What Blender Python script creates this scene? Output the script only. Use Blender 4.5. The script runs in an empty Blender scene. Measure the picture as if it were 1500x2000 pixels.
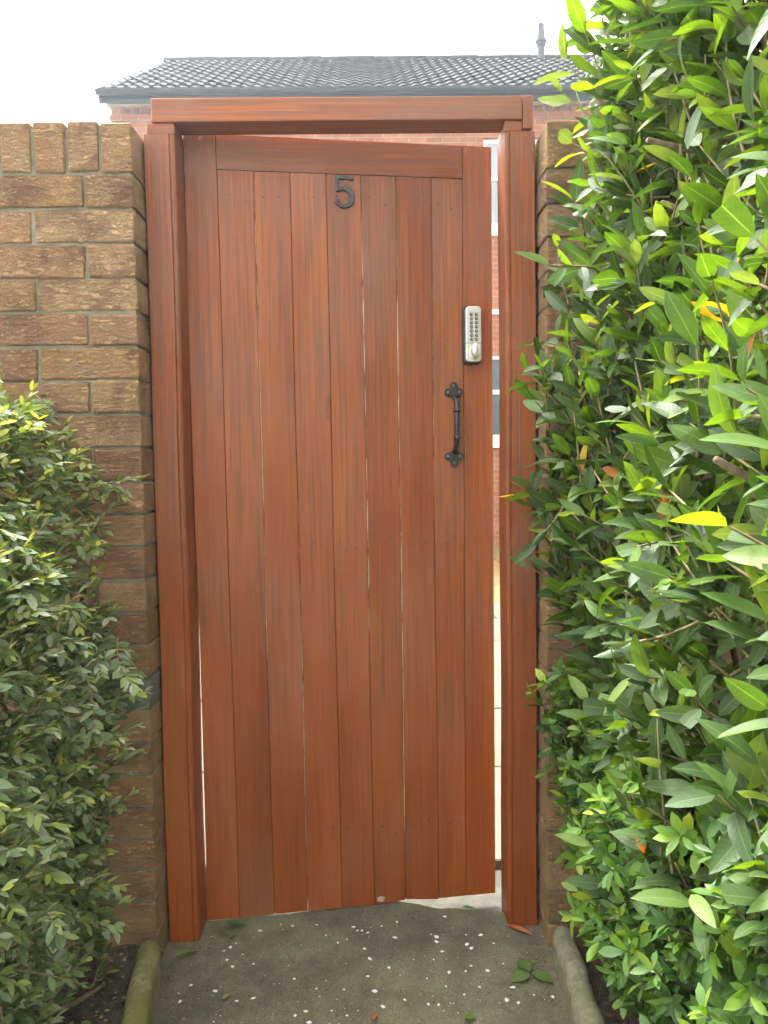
import bpy, bmesh, math, random
import numpy as np
from mathutils import Matrix, Vector

random.seed(7)
rng = np.random.default_rng(11)
R = math.radians
scene = bpy.context.scene
COL = scene.collection

# ------------------------------------------------------------------ camera
CAM = np.array([0.0, -1.785, 1.154])
FPX = 1544.5                                     # focal length in pixels of a 2000 px tall frame
YAW, PITCH, ROLL = R(0.88), R(-3.51), R(-0.81)
cy, sy, cp, sp = math.cos(YAW), math.sin(YAW), math.cos(PITCH), math.sin(PITCH)
FWD = np.array([sy * cp, cy * cp, sp]); RT = np.array([cy, -sy, 0.0]); UP = np.cross(RT, FWD)
c_, s_ = math.cos(ROLL), math.sin(ROLL)
RT, UP = c_ * RT + s_ * UP, -s_ * RT + c_ * UP
cam_d = bpy.data.cameras.new('camera'); cam = bpy.data.objects.new('camera', cam_d); COL.objects.link(cam)
cam.matrix_world = Matrix(((RT[0], UP[0], -FWD[0], CAM[0]), (RT[1], UP[1], -FWD[1], CAM[1]),
                           (RT[2], UP[2], -FWD[2], CAM[2]), (0, 0, 0, 1)))
cam_d.sensor_fit = 'VERTICAL'; cam_d.sensor_height = 36; cam_d.lens = 36 * FPX / 2000
cam_d.clip_start = 0.02; cam_d.clip_end = 500
scene.camera = cam

# ------------------------------------------------------------------ sky, sun, exposure
SUN_EL, SUN_AZ = R(60), R(-30)                   # azimuth from +Y (behind the house) towards -X
world = bpy.data.worlds.new('World'); scene.world = world; world.use_nodes = True
wn = world.node_tree.nodes; wl = world.node_tree.links
bg = wn['Background']
sky = wn.new('ShaderNodeTexSky'); sky.sky_type = 'NISHITA'; sky.sun_disc = False
sky.sun_elevation = SUN_EL; sky.sun_rotation = SUN_AZ
sky.air_density = 1.0; sky.dust_density = 6.0; sky.ozone_density = 1.0
hs = wn.new('ShaderNodeHueSaturation'); hs.inputs['Saturation'].default_value = 0.10
wl.new(sky.outputs[0], hs.inputs['Color']); wl.new(hs.outputs[0], bg.inputs[0])
bg.inputs[1].default_value = 0.15
sun_d = bpy.data.lights.new('sun', 'SUN'); sun = bpy.data.objects.new('sun', sun_d); COL.objects.link(sun)
sun_d.energy = 0.9; sun_d.angle = R(14); sun_d.color = (1.0, 0.95, 0.86)
sdir = Vector((math.sin(SUN_AZ) * math.cos(SUN_EL), math.cos(SUN_AZ) * math.cos(SUN_EL), math.sin(SUN_EL)))
sun.rotation_euler = sdir.to_track_quat('Z', 'Y').to_euler(); sun.location = (-6, 12, 14)
vs = scene.view_settings
vs.view_transform = 'Standard'; vs.look = 'None'; vs.exposure = 3.0; vs.gamma = 1; vs.use_curve_mapping = False
scene.cycles.use_denoising = True
scene.cycles.max_bounces = 6; scene.cycles.diffuse_bounces = 3; scene.cycles.glossy_bounces = 2; scene.cycles.transmission_bounces = 4
scene.cycles.use_adaptive_sampling = True; scene.cycles.adaptive_threshold = 0.03

HAZE = 0.0034
# ------------------------------------------------------------------ helpers
def tag(o, label=None, cat=None, group=None, kind=None):
    for k, v in (('label', label), ('category', cat), ('group', group), ('kind', kind)):
        if v: o[k] = v
    return o

def empty(name, loc, rz=0.0):
    o = bpy.data.objects.new(name, None); COL.objects.link(o)
    o.location = loc; o.rotation_euler = (0, 0, rz); o.empty_display_size = 0.1
    return o

def link(name, mesh, parent=None, loc=(0, 0, 0), rot=(0, 0, 0)):
    o = bpy.data.objects.new(name, mesh); COL.objects.link(o)
    if parent: o.parent = parent
    o.location = loc; o.rotation_euler = rot
    return o

def mesh_of(name, verts, faces, mat, smooth=False):
    me = bpy.data.meshes.new(name)
    me.from_pydata([tuple(v) for v in verts], [], faces)
    me.validate(); me.update()
    if mat: me.materials.append(mat)
    if smooth: me.polygons.foreach_set('use_smooth', [True] * len(me.polygons))
    return me

def bm_mesh(bm, name, mat, smooth=False):
    bmesh.ops.recalc_face_normals(bm, faces=bm.faces)
    me = bpy.data.meshes.new(name); bm.to_mesh(me); bm.free()
    if mat: me.materials.append(mat)
    if smooth: me.polygons.foreach_set('use_smooth', [True] * len(me.polygons))
    return me

def bm_box(bm, x0, x1, y0, y1, z0, z1, bev=0.0, seg=1):
    r = bmesh.ops.create_cube(bm, size=1.0)
    vs_ = r['verts']
    for v in vs_:
        v.co = Vector((x0 + (v.co.x + .5) * (x1 - x0), y0 + (v.co.y + .5) * (y1 - y0), z0 + (v.co.z + .5) * (z1 - z0)))
    if bev > 0:
        es = list({e for v in vs_ for e in v.link_edges})
        bmesh.ops.bevel(bm, geom=es, offset=bev, segments=seg, affect='EDGES', profile=0.5)

def box(name, b, mat, parent=None, bev=0.0, seg=1):
    bm = bmesh.new(); bm_box(bm, *b, bev=bev, seg=seg)
    return link(name, bm_mesh(bm, name, mat), parent)

def prism_xz(name, poly, y0, y1, mat, parent=None, bev=0.0, holes=None):
    """polygon in x,z extruded along y"""
    bm = bmesh.new()
    f = bm.faces.new([bm.verts.new((x, y0, z)) for x, z in poly])
    ext = bmesh.ops.extrude_face_region(bm, geom=[f])
    for v in [g for g in ext['geom'] if isinstance(g, bmesh.types.BMVert)]: v.co.y = y1
    if bev > 0:
        bmesh.ops.recalc_face_normals(bm, faces=bm.faces)
        es = [e for e in bm.edges if all(abs(v.co.y - min(y0, y1)) < 1e-6 for v in e.verts)]
        bmesh.ops.bevel(bm, geom=es, offset=bev, segments=2, affect='EDGES', profile=0.5)
    me = bm_mesh(bm, name, mat)
    return link(name, me, parent)

def tube_mesh(name, pts, rad, mat, sides=8, smooth=True, cap=True):
    pts = [Vector(p) for p in pts]; n = len(pts)
    if not hasattr(rad, '__len__'): rad = [rad] * n
    verts, faces = [], []
    t0 = (pts[1] - pts[0]).normalized()
    ref = Vector((0, 0, 1)) if abs(t0.z) < .9 else Vector((1, 0, 0))
    nrm = t0.cross(ref).normalized()
    for i, p in enumerate(pts):
        t = (pts[min(i + 1, n - 1)] - pts[max(i - 1, 0)]).normalized()
        nrm = (nrm - t * nrm.dot(t)).normalized(); bn = t.cross(nrm)
        for k in range(sides):
            a = 2 * math.pi * k / sides
            verts.append(p + (nrm * math.cos(a) + bn * math.sin(a)) * rad[i])
    for i in range(n - 1):
        for k in range(sides):
            a, b = i * sides + k, i * sides + (k + 1) % sides
            faces.append((a, b, b + sides, a + sides))
    if cap:
        faces.append(tuple(range(sides - 1, -1, -1))); faces.append(tuple(range((n - 1) * sides, n * sides)))
    return mesh_of(name, verts, faces, mat, smooth)

# ------------------------------------------------------------------ materials
class NT:
    def __init__(self, name, rough=0.6, spec=0.5):
        self.m = bpy.data.materials.new(name); self.m.use_nodes = True
        self.t = self.m.node_tree; self.n = self.t.nodes; self.l = self.t.links
        self.b = self.n['Principled BSDF']; self.out = self.n['Material Output']
        self.b.inputs['Roughness'].default_value = rough
        self.b.inputs['Specular IOR Level'].default_value = spec
    def _in(self, node, key, v):
        if v is None: return
        if isinstance(v, bpy.types.NodeSocket): self.l.new(v, node.inputs[key])
        else: node.inputs[key].default_value = v
    def coord(self, kind='Object'):
        return self.n.new('ShaderNodeTexCoord').outputs[kind]
    def rnd(self):
        return self.n.new('ShaderNodeObjectInfo').outputs['Random']
    def mapv(self, vec, scale=(1, 1, 1), loc=(0, 0, 0), rot=(0, 0, 0)):
        m = self.n.new('ShaderNodeMapping'); self.l.new(vec, m.inputs[0])
        m.inputs['Scale'].default_value = scale; m.inputs['Location'].default_value = loc; m.inputs['Rotation'].default_value = rot
        return m.outputs[0]
    def noise(self, vec, scale=5, detail=4, rough=0.55, dist=0.0, w=None):
        t = self.n.new('ShaderNodeTexNoise'); t.noise_dimensions = '4D' if w is not None else '3D'
        self.l.new(vec, t.inputs['Vector'])
        for k, v in (('Scale', scale), ('Detail', detail), ('Roughness', rough), ('Distortion', dist)): self._in(t, k, v)
        if w is not None: self._in(t, 'W', w)
        return t.outputs['Fac']
    def voro(self, vec, scale=5, feature='F1'):
        t = self.n.new('ShaderNodeTexVoronoi'); t.feature = feature
        self.l.new(vec, t.inputs['Vector']); t.inputs['Scale'].default_value = scale
        return t.outputs['Distance']
    def ramp(self, fac, stops, interp='LINEAR'):
        r = self.n.new('ShaderNodeValToRGB'); self.l.new(fac, r.inputs[0]); cr = r.color_ramp; cr.interpolation = interp
        while len(cr.elements) < len(stops): cr.elements.new(0.5)
        for e, (p, c) in zip(cr.elements, stops):
            e.position = p; e.color = (c, c, c, 1) if not hasattr(c, '__len__') else (*c, 1)
        return r.outputs[0]
    def mix(self, fac, a, b, mode='MIX'):
        x = self.n.new('ShaderNodeMix'); x.data_type = 'RGBA'; x.blend_type = mode
        self._in(x, 'Factor', fac)
        for key, v in ((6, a), (7, b)):
            if isinstance(v, bpy.types.NodeSocket): self.l.new(v, x.inputs[key])
            else: x.inputs[key].default_value = (*v, 1)
        return x.outputs[2]
    def math(self, op, a, b=None, clamp=False):
        x = self.n.new('ShaderNodeMath'); x.operation = op; x.use_clamp = clamp
        self._in(x, 0, a); self._in(x, 1, b)
        return x.outputs[0]
    def sep(self, vec):
        s = self.n.new('ShaderNodeSeparateXYZ'); self.l.new(vec, s.inputs[0]); return s.outputs
    def geo(self): return self.n.new('ShaderNodeNewGeometry').outputs
    def col(self, v): self._in(self.b, 'Base Color', v if isinstance(v, bpy.types.NodeSocket) else (*v, 1)); return self
    def rough(self, v): self._in(self.b, 'Roughness', v); return self
    def bump(self, h, strength=0.5, dist=0.01, prev=None):
        b = self.n.new('ShaderNodeBump'); b.inputs['Strength'].default_value = strength; b.inputs['Distance'].default_value = dist
        self.l.new(h, b.inputs['Height'])
        if prev is not None: self.l.new(prev, b.inputs['Normal'])
        self.l.new(b.outputs[0], self.b.inputs['Normal']); return b.outputs[0]

def wood(name, axis, weather=1.0):
    t = NT(name, 0.5, 0.36)
    oc = t.coord(); w = t.math('MULTIPLY', t.rnd(), 37.0)
    lo, hi = (3.2, 150.0)
    sc = [hi, hi, hi]; sc[axis] = lo
    sc2 = [190.0] * 3; sc2[axis] = 5.0
    sc3 = [9.0] * 3; sc3[axis] = 1.3
    g1 = t.noise(t.mapv(oc, sc), 1.0, 2, 0.5, 0.35, w)
    g2 = t.noise(t.mapv(oc, sc2), 1.0, 3, 0.6, 0.3, w)
    big = t.noise(t.mapv(oc, sc3), 1.0, 3, 0.5, 0.4, w)
    patch = t.noise(oc, 2.6, 3, 0.6, 0.0, w)
    c = t.ramp(big, [(0.3, (.20, .048, .007)), (0.5, (.255, .064, .009)), (0.7, (.315, .086, .013))])
    tone = t.ramp(t.rnd(), [(0, (.92, .92, .92)), (.5, (1, 1, 1)), (1, (1.07, 1.05, 1.02))])
    c = t.mix(1.0, c, tone, 'MULTIPLY')
    # worn grain: dark streaks where paint has gone, denser on the weathered upper boards
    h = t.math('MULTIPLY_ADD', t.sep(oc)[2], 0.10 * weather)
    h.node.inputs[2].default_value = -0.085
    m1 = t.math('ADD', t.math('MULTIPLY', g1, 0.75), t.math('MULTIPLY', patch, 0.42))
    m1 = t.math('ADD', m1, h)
    m = t.ramp(m1, [(0.64, 0.0), (0.69, 0.62)])
    fine = t.ramp(g2, [(0.35, 0.5), (0.6, 1.0)])
    m = t.math('MULTIPLY', m, fine)
    c = t.mix(m, c, (.10, .050, .032))
    c = t.mix(1.0, c, t.ramp(g2, [(0.3, (.84, .83, .82)), (0.62, (1.07, 1.07, 1.07))]), 'MULTIPLY')
    # thin paler, greyed film in patches, stronger towards the top
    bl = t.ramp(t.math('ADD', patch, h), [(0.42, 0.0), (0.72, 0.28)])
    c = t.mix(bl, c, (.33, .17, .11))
    # knots
    kv = t.n.new('ShaderNodeTexVoronoi'); kv.voronoi_dimensions = '4D'; ks = [8.0] * 3; ks[axis] = 3.2
    t.l.new(t.mapv(oc, ks), kv.inputs['Vector']); t.l.new(w, kv.inputs['W']); kv.inputs['Scale'].default_value = 1.0
    kn_ = t.math('MULTIPLY', t.ramp(kv.outputs['Distance'], [(.05, .75), (.085, .25), (.11, .5), (.15, 0.)]), t.ramp(t.sep(kv.outputs['Color'])[0], [(.66, 0.), (.7, 1.)]))
    c = t.mix(kn_, c, (.075, .026, .014))
    # specks of lost paint and nail heads
    sv = t.mapv(oc, (30, 30, 30)); sv2 = t.voro(sv, 1.0)
    spk = t.ramp(sv2, [(0.03, 0.8), (0.07, 0.0)])
    spk = t.math('MULTIPLY', spk, t.ramp(t.noise(oc, 7, 2, .5, 0, w), [(0.55, 0.0), (0.66, 1.0)]))
    c = t.mix(spk, c, (.05, .03, .025))
    t.col(c)
    t.rough(t.ramp(g1, [(0.3, 0.42), (0.7, 0.62)]))
    hgt = t.math('ADD', t.math('MULTIPLY', g1, 0.6), t.math('MULTIPLY', g2, 0.5))
    t.bump(hgt, 0.45, 0.003)
    return t.m
M = {}
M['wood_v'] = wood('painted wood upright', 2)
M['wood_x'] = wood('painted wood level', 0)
t = NT('bare wood', .7); oc = t.coord()
t.col(t.ramp(t.noise(t.mapv(oc, (60, 60, 8)), 1, 3), [(.3, (.30, .17, .09)), (.7, (.55, .40, .26))])); M['bare'] = t.m
t = NT('bare tongue', .8, .3); oc = t.coord()
t.col(t.ramp(t.noise(t.mapv(oc, (60, 60, 14)), 1, 4, .65), [(.38, (.16, .06, .025)), (.5, (.42, .33, .24)), (.7, (.60, .52, .42))])); M['tongue'] = t.m

def brick_mat():
    t = NT('rusticated brick', 0.85, 0.3)
    oc = t.coord(); rnd = t.rnd(); w = t.math('MULTIPLY', rnd, 61.0); g = t.geo()
    wob = t.noise(t.mapv(oc, (7, 7, 7)), 1.0, 2, .5, 0, w)
    relief = t.noise(t.mapv(oc, (42, 42, 125)), 1.0, 4, 0.65, 1.2, w)
    crack = t.ramp(t.math('ABSOLUTE', t.math('SUBTRACT', relief, .5)), [(0.0, 0.0), (0.09, 1.0)])
    grit = t.noise(oc, 420, 2, 0.6, 0, w)
    base = t.ramp(rnd, [(0.0, (.40, .225, .10)), (0.25, (.46, .285, .13)), (0.5, (.38, .20, .105)), (0.75, (.47, .30, .155)), (1.0, (.43, .245, .12))])
    bl = t.noise(oc, 9, 4, 0.6, 0.4, w)
    burnt = t.ramp(bl, [(0.45, 0.0), (0.64, 0.8)])
    c = t.mix(burnt, base, (.185, .098, .062))
    gry = t.ramp(t.noise(oc, 16, 3, .6, .2, w), [(0.54, 0.0), (0.78, 0.3)])
    c = t.mix(gry, c, (.30, .265, .2))
    c = t.mix(1.0, c, t.ramp(t.math('MULTIPLY_ADD', crack, 1.0), [(0.0, (.52, .49, .46)), (0.45, (.98, .98, .96)), (1.0, (1.08, 1.08, 1.06))]), 'MULTIPLY')
    c = t.mix(1.0, c, t.ramp(grit, [(0.3, (.78, .78, .78)), (0.7, (1.18, 1.18, 1.18))]), 'MULTIPLY')
    # algae on damp low courses and sheltered ends, colour lightened to offset shrub shade
    pos = t.sep(g['Position'])
    low = t.ramp(pos[2], [(0.0, 1.0), (0.42, .45), (0.85, 0.0)])
    endx = t.math('ABSOLUTE', t.sep(g['Normal'])[0])
    alg = t.noise(g['Position'], 6, 4, .65)
    am = t.math('ADD', t.math('MULTIPLY', low, .36), t.math('MULTIPLY', t.ramp(endx, [(.4, 0), (.9, 1)]), .28))
    am = t.math('ADD', am, t.math('MULTIPLY', alg, 0.75))
    c = t.mix(t.ramp(am, [(0.50, 0.0), (0.95, 0.72)]), c, (.37, .265, .095))
    t.col(c)
    n1 = t.bump(t.math('ADD', t.math('MULTIPLY', crack, .35), relief), 1.0, 0.012)
    t.bump(grit, 0.35, 0.002, n1)
    return t.m
M['brick'] = brick_mat()
t = NT('engineering brick', .85, .3); oc = t.coord()
t.col(t.ramp(t.noise(oc, 14, 4), [(.3, (.075, .085, .065)), (.7, (.15, .155, .115))])); t.bump(t.noise(t.mapv(oc, (30, 30, 90)), 1, 4), .5, .006); M['greybrick'] = t.m
t = NT('mortar', .95, .2); oc = t.coord()
c = t.ramp(t.noise(oc, 18, 5, .65), [(.3, (.14, .13, .088)), (.7, (.30, .275, .195))])
c = t.mix(t.ramp(t.noise(oc, 5, 3), [(.45, 0.), (.7, .6)]), c, (.11, .12, .06))
t.col(c); t.bump(t.noise(oc, 220, 3, .7), .6, .004); M['mortar'] = t.m

t = NT('path concrete', .9, .3); oc = t.coord()
c = t.ramp(t.noise(oc, 3.2, 5, .6, .3), [(.3, (.095, .084, .056)), (.5, (.145, .128, .088)), (.72, (.20, .175, .12))])
c = t.mix(t.ramp(t.noise(oc, 2.1, 3, .5, 0.), [(.5, 0.), (.72, .55)]), c, (.135, .128, .058))
v = t.voro(oc, 130); sz = t.noise(oc, 40, 2, .6)
c = t.mix(t.math('MULTIPLY', t.ramp(v, [(.16, 1.), (.3, 0.)]), t.ramp(sz, [(.52, 0.), (.62, .8)])), c, (.26, .235, .19))
c = t.mix(t.math('MULTIPLY', t.ramp(t.voro(t.mapv(oc, (1, 1, 1), (3.1, 1.7, 0)), 70), [(.1, 1.), (.2, 0.)]), t.ramp(t.noise(oc, 23, 2), [(.55, 0.), (.6, .8)])), c, (.028, .026, .02))
c = t.mix(1.0, c, t.ramp(t.noise(oc, 300, 3, .7), [(.3, (.6, .6, .6)), (.7, (1.36, 1.36, 1.36))]), 'MULTIPLY')
c = t.mix(1.0, c, t.ramp(t.noise(oc, 11, 5, .7, .4), [(.32, (.72, .72, .70)), (.62, (1.16, 1.15, 1.12))]), 'MULTIPLY')
t.col(c); n1 = t.bump(t.noise(oc, 9, 5, .6), .6, .018); t.bump(t.noise(oc, 240, 4, .7), .7, .004, n1); M['path'] = t.m
t = NT('street pavement', .9, .3); oc = t.coord()
t.col(t.ramp(t.noise(oc, .7, 5, .6), [(.3, (.22, .215, .2)), (.7, (.32, .31, .29))])); M['pavement'] = t.m
t = NT('pale concrete', .9, .3); oc = t.coord()
c = t.ramp(t.noise(oc, 22, 6, .7), [(.3, (.032, .029, .021)), (.7, (.08, .074, .056))])
t.col(c); t.bump(t.noise(oc, 120, 4, .7), .6, .006); M['pale'] = t.m
t = NT('edging concrete', .95, .25); oc = t.coord()
c = t.ramp(t.noise(oc, 55, 5, .7), [(.3, (.16, .148, .095)), (.7, (.36, .335, .23))])
c = t.mix(t.ramp(t.noise(oc, 7, 4, .6), [(.45, 0.), (.70, .6)]), c, (.15, .145, .05))
t.col(c); t.bump(t.noise(oc, 210, 4, .7), .8, .004); M['edging'] = t.m
t = NT('mossy edging concrete', .95, .25); oc = t.coord()
c = t.ramp(t.noise(oc, 60, 5, .7), [(.3, (.13, .12, .055)), (.7, (.38, .34, .19))])
c = t.mix(t.ramp(t.noise(oc, 8, 5, .65), [(.36, 0.), (.62, .85)]), c, (.155, .15, .03))
t.col(c); t.bump(t.noise(oc, 190, 4, .7), .9, .005); M['mossy'] = t.m
t = NT('soil', 1.0, .15); oc = t.coord()
c = t.ramp(t.noise(oc, 34, 6, .7), [(.3, (.045, .033, .022)), (.7, (.15, .115, .08))])
t.col(c); n1 = t.bump(t.noise(oc, 30, 5, .7), 1.0, .03); t.bump(t.noise(oc, 190, 3, .7), .8, .006, n1); M['soil'] = t.m
t = NT('pale paving slab', .85, .3); oc = t.coord()
t.col(t.mix(1.0, t.ramp(t.noise(oc, 5, 5, .65), [(.3, (.085, .077, .052)), (.7, (.13, .119, .084))]), t.ramp(t.rnd(), [(0, (.9, .9, .9)), (1, (1.08, 1.06, 1.02))]), 'MULTIPLY'))
t.bump(t.noise(oc, 90, 3), .3, .003); M['slab'] = t.m
t = NT('buff paving', .9, .3); oc = t.coord()
t.col(t.ramp(t.noise(oc, 6, 4, .6), [(.3, (.15, .093, .026)), (.7, (.21, .137, .044))])); M['buff'] = t.m

def house_brick():
    t = NT('red house brick', .85, .3); g = t.geo()
    s = t.sep(g['Position']); cmb = t.n.new('ShaderNodeCombineXYZ')
    t.l.new(t.math('ADD', s[0], s[1]), cmb.inputs[0]); t.l.new(s[2], cmb.inputs[1])
    b = t.n.new('ShaderNodeTexBrick'); t.l.new(cmb.outputs[0], b.inputs['Vector'])
    b.inputs['Color1'].default_value = (.36, .135, .055, 1); b.inputs['Color2'].default_value = (.28, .095, .04, 1)
    b.inputs['Mortar'].default_value = (.30, .22, .15, 1)
    for k, v_ in (('Scale', 1.0), ('Mortar Size', .006), ('Brick Width', .225), ('Row Height', .075), ('Bias', -.1)): b.inputs[k].default_value = v_
    c = t.mix(1.0, b.outputs[0], t.ramp(t.noise(g['Position'], 5, 4), [(.3, (.8, .8, .8)), (.7, (1.15, 1.1, 1.1))]), 'MULTIPLY')
    t.col(c); return t.m
M['hbrick'] = house_brick()
t = NT('dentil brick', .85, .3); t.col(t.ramp(t.rnd(), [(0, (.26, .10, .055)), (1, (.36, .15, .08))])); M['dentil'] = t.m
t = NT('roof tile', .9, .15); oc = t.coord(); w = t.math('MULTIPLY', t.rnd(), 23.)
c = t.mix(t.ramp(t.noise(oc, 6, 4, .6, 0, w), [(.4, 0.), (.7, .5)]), (.014, .013, .0125), (.034, .032, .027))
t.col(t.mix(1.0, c, t.ramp(t.rnd(), [(0, (.8, .8, .8)), (1, (1.2, 1.2, 1.2))]), 'MULTIPLY')); t.bump(t.noise(oc, 60, 3), .3, .004); M['tile'] = t.m
t = NT('black plastic', .4, .5); t.col((.010, .0105, .012)); M['gutter'] = t.m
t = NT('soffit board', .7, .4); oc = t.coord(); t.col(t.ramp(t.noise(oc, 3, 3), [(.3, (.30, .24, .19)), (.7, (.4, .33, .27))])); M['soffit'] = t.m
t = NT('white frame', .4, .5); oc = t.coord(); t.col(t.ramp(t.noise(oc, 4, 2), [(.3, (.74, .74, .72)), (.7, (.82, .82, .8))])); M['white'] = t.m
t = NT('window pane', .05, .6); t.col((.06, .085, .08)); M['glass'] = t.m
t = NT('net curtain behind pane', .25, .6); oc = t.coord()
t.col(t.ramp(t.noise(t.mapv(oc, (30, 1, 2)), 1, 2), [(.3, (.22, .24, .25)), (.7, (.34, .36, .37))])); M['net'] = t.m
t = NT('terracotta cowl', .75, .4); oc = t.coord(); t.col(t.ramp(t.noise(oc, 9, 3), [(.3, (.04, .038, .04)), (.7, (.09, .083, .082))])); M['cowl'] = t.m

t = NT('satin nickel', .35, .5); oc = t.coord(); t.b.inputs['Metallic'].default_value = .45
t.col(t.ramp(t.noise(t.mapv(oc, (200, 200, 20)), 1, 2), [(.3, (.60, .585, .52)), (.7, (.70, .685, .62))])); M['nickel'] = t.m
t = NT('black rubber gasket', .5, .4); oc = t.coord(); t.col(t.ramp(t.noise(oc, 60, 2), [(.3, (.02, .021, .023)), (.7, (.034, .035, .038))])); M['rubber'] = t.m
t = NT('button steel', .3, .5); t.b.inputs['Metallic'].default_value = .9; t.col((.42, .41, .37)); M['button'] = t.m
t = NT('black iron', .33, .5); oc = t.coord(); t.b.inputs['Metallic'].default_value = .35
t.col(t.ramp(t.noise(oc, 120, 3), [(.3, (.022, .020, .019)), (.7, (.06, .052, .046))])); t.bump(t.noise(oc, 260, 3), .35, .002); M['iron'] = t.m
t = NT('screw steel', .4, .5); t.b.inputs['Metallic'].default_value = .6; t.col((.16, .15, .13)); M['screw'] = t.m
t = NT('bark', .9, .2); oc = t.coord()
t.col(t.ramp(t.noise(t.mapv(oc, (60, 60, 18)), 1, 4, .6), [(.3, (.085, .062, .04)), (.7, (.22, .165, .105))])); t.bump(t.noise(oc, 150, 3), .6, .003); M['bark'] = t.m
t = NT('young twig', .7, .3); oc = t.coord(); t.col(t.ramp(t.noise(oc, 40, 2), [(.3, (.18, .15, .06)), (.7, (.32, .25, .13))])); M['twig'] = t.m
t = NT('white petal', .7, .3); t.col((.74, .70, .66)); M['petal'] = t.m
t = NT('dead leaf', .6, .4); oc = t.coord(); t.col(t.ramp(t.noise(oc, 40, 3), [(.3, (.30, .07, .03)), (.7, (.46, .16, .07))])); M['dead'] = t.m

def leaf_mat(name, rough=.34, trans=.34, back=(1.25, 1.2, 1.3), veins=True):
    t = NT(name, rough, .5)
    at = t.n.new('ShaderNodeAttribute'); at.attribute_name = 'lcol'
    uv = t.coord('UV'); s = t.sep(uv); g = t.geo()
    c = at.outputs['Color']
    c = t.mix(1.0, c, t.ramp(t.noise(g['Position'], 38, 3, .6), [(.3, (.8, .82, .8)), (.7, (1.2, 1.18, 1.15))]), 'MULTIPLY')
    av = t.math('ABSOLUTE', s[1])
    if veins:
        c = t.mix(t.ramp(av, [(.02, .4), (.09, 0.)]), c, (.22, .32, .10))
        ph = t.math('SINE', t.math('MULTIPLY', t.math('SUBTRACT', s[0], t.math('MULTIPLY', av, .16)), 62.))
        c = t.mix(t.ramp(ph, [(.86, 0.), (1.0, .07)]), c, (.2, .3, .09))
        t.bump(t.math('ADD', ph, t.math('MULTIPLY', av, -3.)), .07, .0015)
    bf = g['Backfacing']
    cb = t.mix(.35, t.mix(1.0, c, back, 'MULTIPLY'), (.10, .16, .06))
    c2 = t.mix(bf, c, cb)
    t.col(c2)
    t.rough(t.math('ADD', t.math('MULTIPLY', bf, .25), rough))
    tr = t.n.new('ShaderNodeBsdfTranslucent')
    t.l.new(t.mix(1.0, c, (2.1, 1.85, .5), 'MULTIPLY'), tr.inputs[0])
    mx = t.n.new('ShaderNodeMixShader'); mx.inputs[0].default_value = trans
    t.l.new(t.b.outputs[0], mx.inputs[1]); t.l.new(tr.outputs[0], mx.inputs[2]); t.l.new(mx.outputs[0], t.out.inputs[0])
    return t.m
M['laurel'] = leaf_mat('laurel leaf', .32, .42)
M['box'] = leaf_mat('small shrub leaf', .30, .32, veins=False)
M['box'].node_tree.nodes['Principled BSDF'].inputs['Specular IOR Level'].default_value = .8
M['berb'] = leaf_mat('glossy small leaf', .22, .32, veins=False)

# ------------------------------------------------------------------ ground
def sheet(name, x0, x1, y0, y1, nx, ny, zf, mat, label_kind='structure'):
    xs = np.linspace(x0, x1, nx + 1); ys = np.linspace(y0, y1, ny + 1)
    v = [(x, y, zf(x, y)) for y in ys for x in xs]
    f = [(j * (nx + 1) + i, j * (nx + 1) + i + 1, (j + 1) * (nx + 1) + i + 1, (j + 1) * (nx + 1) + i) for j in range(ny) for i in range(nx)]
    o = link(name, mesh_of(name, v, f, mat, True)); o['kind'] = label_kind
    return o
def path_z(x, y):
    a = min(max((x + .44) / .76, 0), 1)
    k = min(max((y + .45) / .5, 0), 1)
    return -.004 + .024 * a * k + .003 * math.sin(x * 9 + y * 7) + .002 * math.sin(x * 23 - y * 17)
def soil_z(x, y):
    return .022 + .012 * math.sin(x * 7.3 + y * 5) + .008 * math.sin(x * 19 - y * 23) + .006 * math.sin(x * 41 + y * 37)
sheet('ground', -60, 60, -60, 60, 6, 6, lambda x, y: -.12, M['pavement'])
path = sheet('path', -.51, .47, -3.2, .152, 40, 120, path_z, M['path'])
for v_ in path.data.vertices:                 # ragged far edge, running further in under the hinge side
    if v_.co.y > -.2:
        e_ = .152 + .16 * min(1, max(0, (.22 - v_.co.x) / .45)) + .006 * math.sin(v_.co.x * 31) + .004 * math.sin(v_.co.x * 73)
        v_.co.y = -.2 + (v_.co.y + .2) / .352 * (e_ + .2); v_.co.z = path_z(v_.co.x, v_.co.y)
sheet('soil_bed', -2.6, -.50, -3.2, .004, 90, 130, soil_z, M['soil'])
sheet('soil_bed', .43, 2.6, -3.2, .004, 90, 130, lambda x, y: soil_z(x, y) - .004, M['soil'])
yard = sheet('courtyard', -8, 9, .41, 9.05, 4, 4, lambda x, y: -.03, M['mortar'])
sl = []
bm = bmesh.new(); bm_box(bm, -.346, .346, -.346, .346, -.028, .012, .004); slab_me = bm_mesh(bm, 'paving_slab', M['slab'])
for j in range(6):
    for i in range(-5, 7):
        link('paving_slab', slab_me, yard, (i * .7 + .2 + (.35 if j % 2 else 0), .77 + .7 * j, random.uniform(-.002, .002)), (0, 0, random.uniform(-.004, .004)))
bm = bmesh.new(); bm_box(bm, -.445, .445, -.445, .445, -.028, .006, .004); buff_me = bm_mesh(bm, 'buff_paving_slab', M['buff'])
for j in range(5):
    for i in range(-4, 6):
        link('buff_paving_slab', buff_me, yard, (i * .9 + .1, 5.1 + .9 * j, random.uniform(-.002, .002)))
th = box('threshold', (-.80, .80, .10, .408, -.1, -.012), M['pale'], None, .004); th['kind'] = 'structure'

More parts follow.
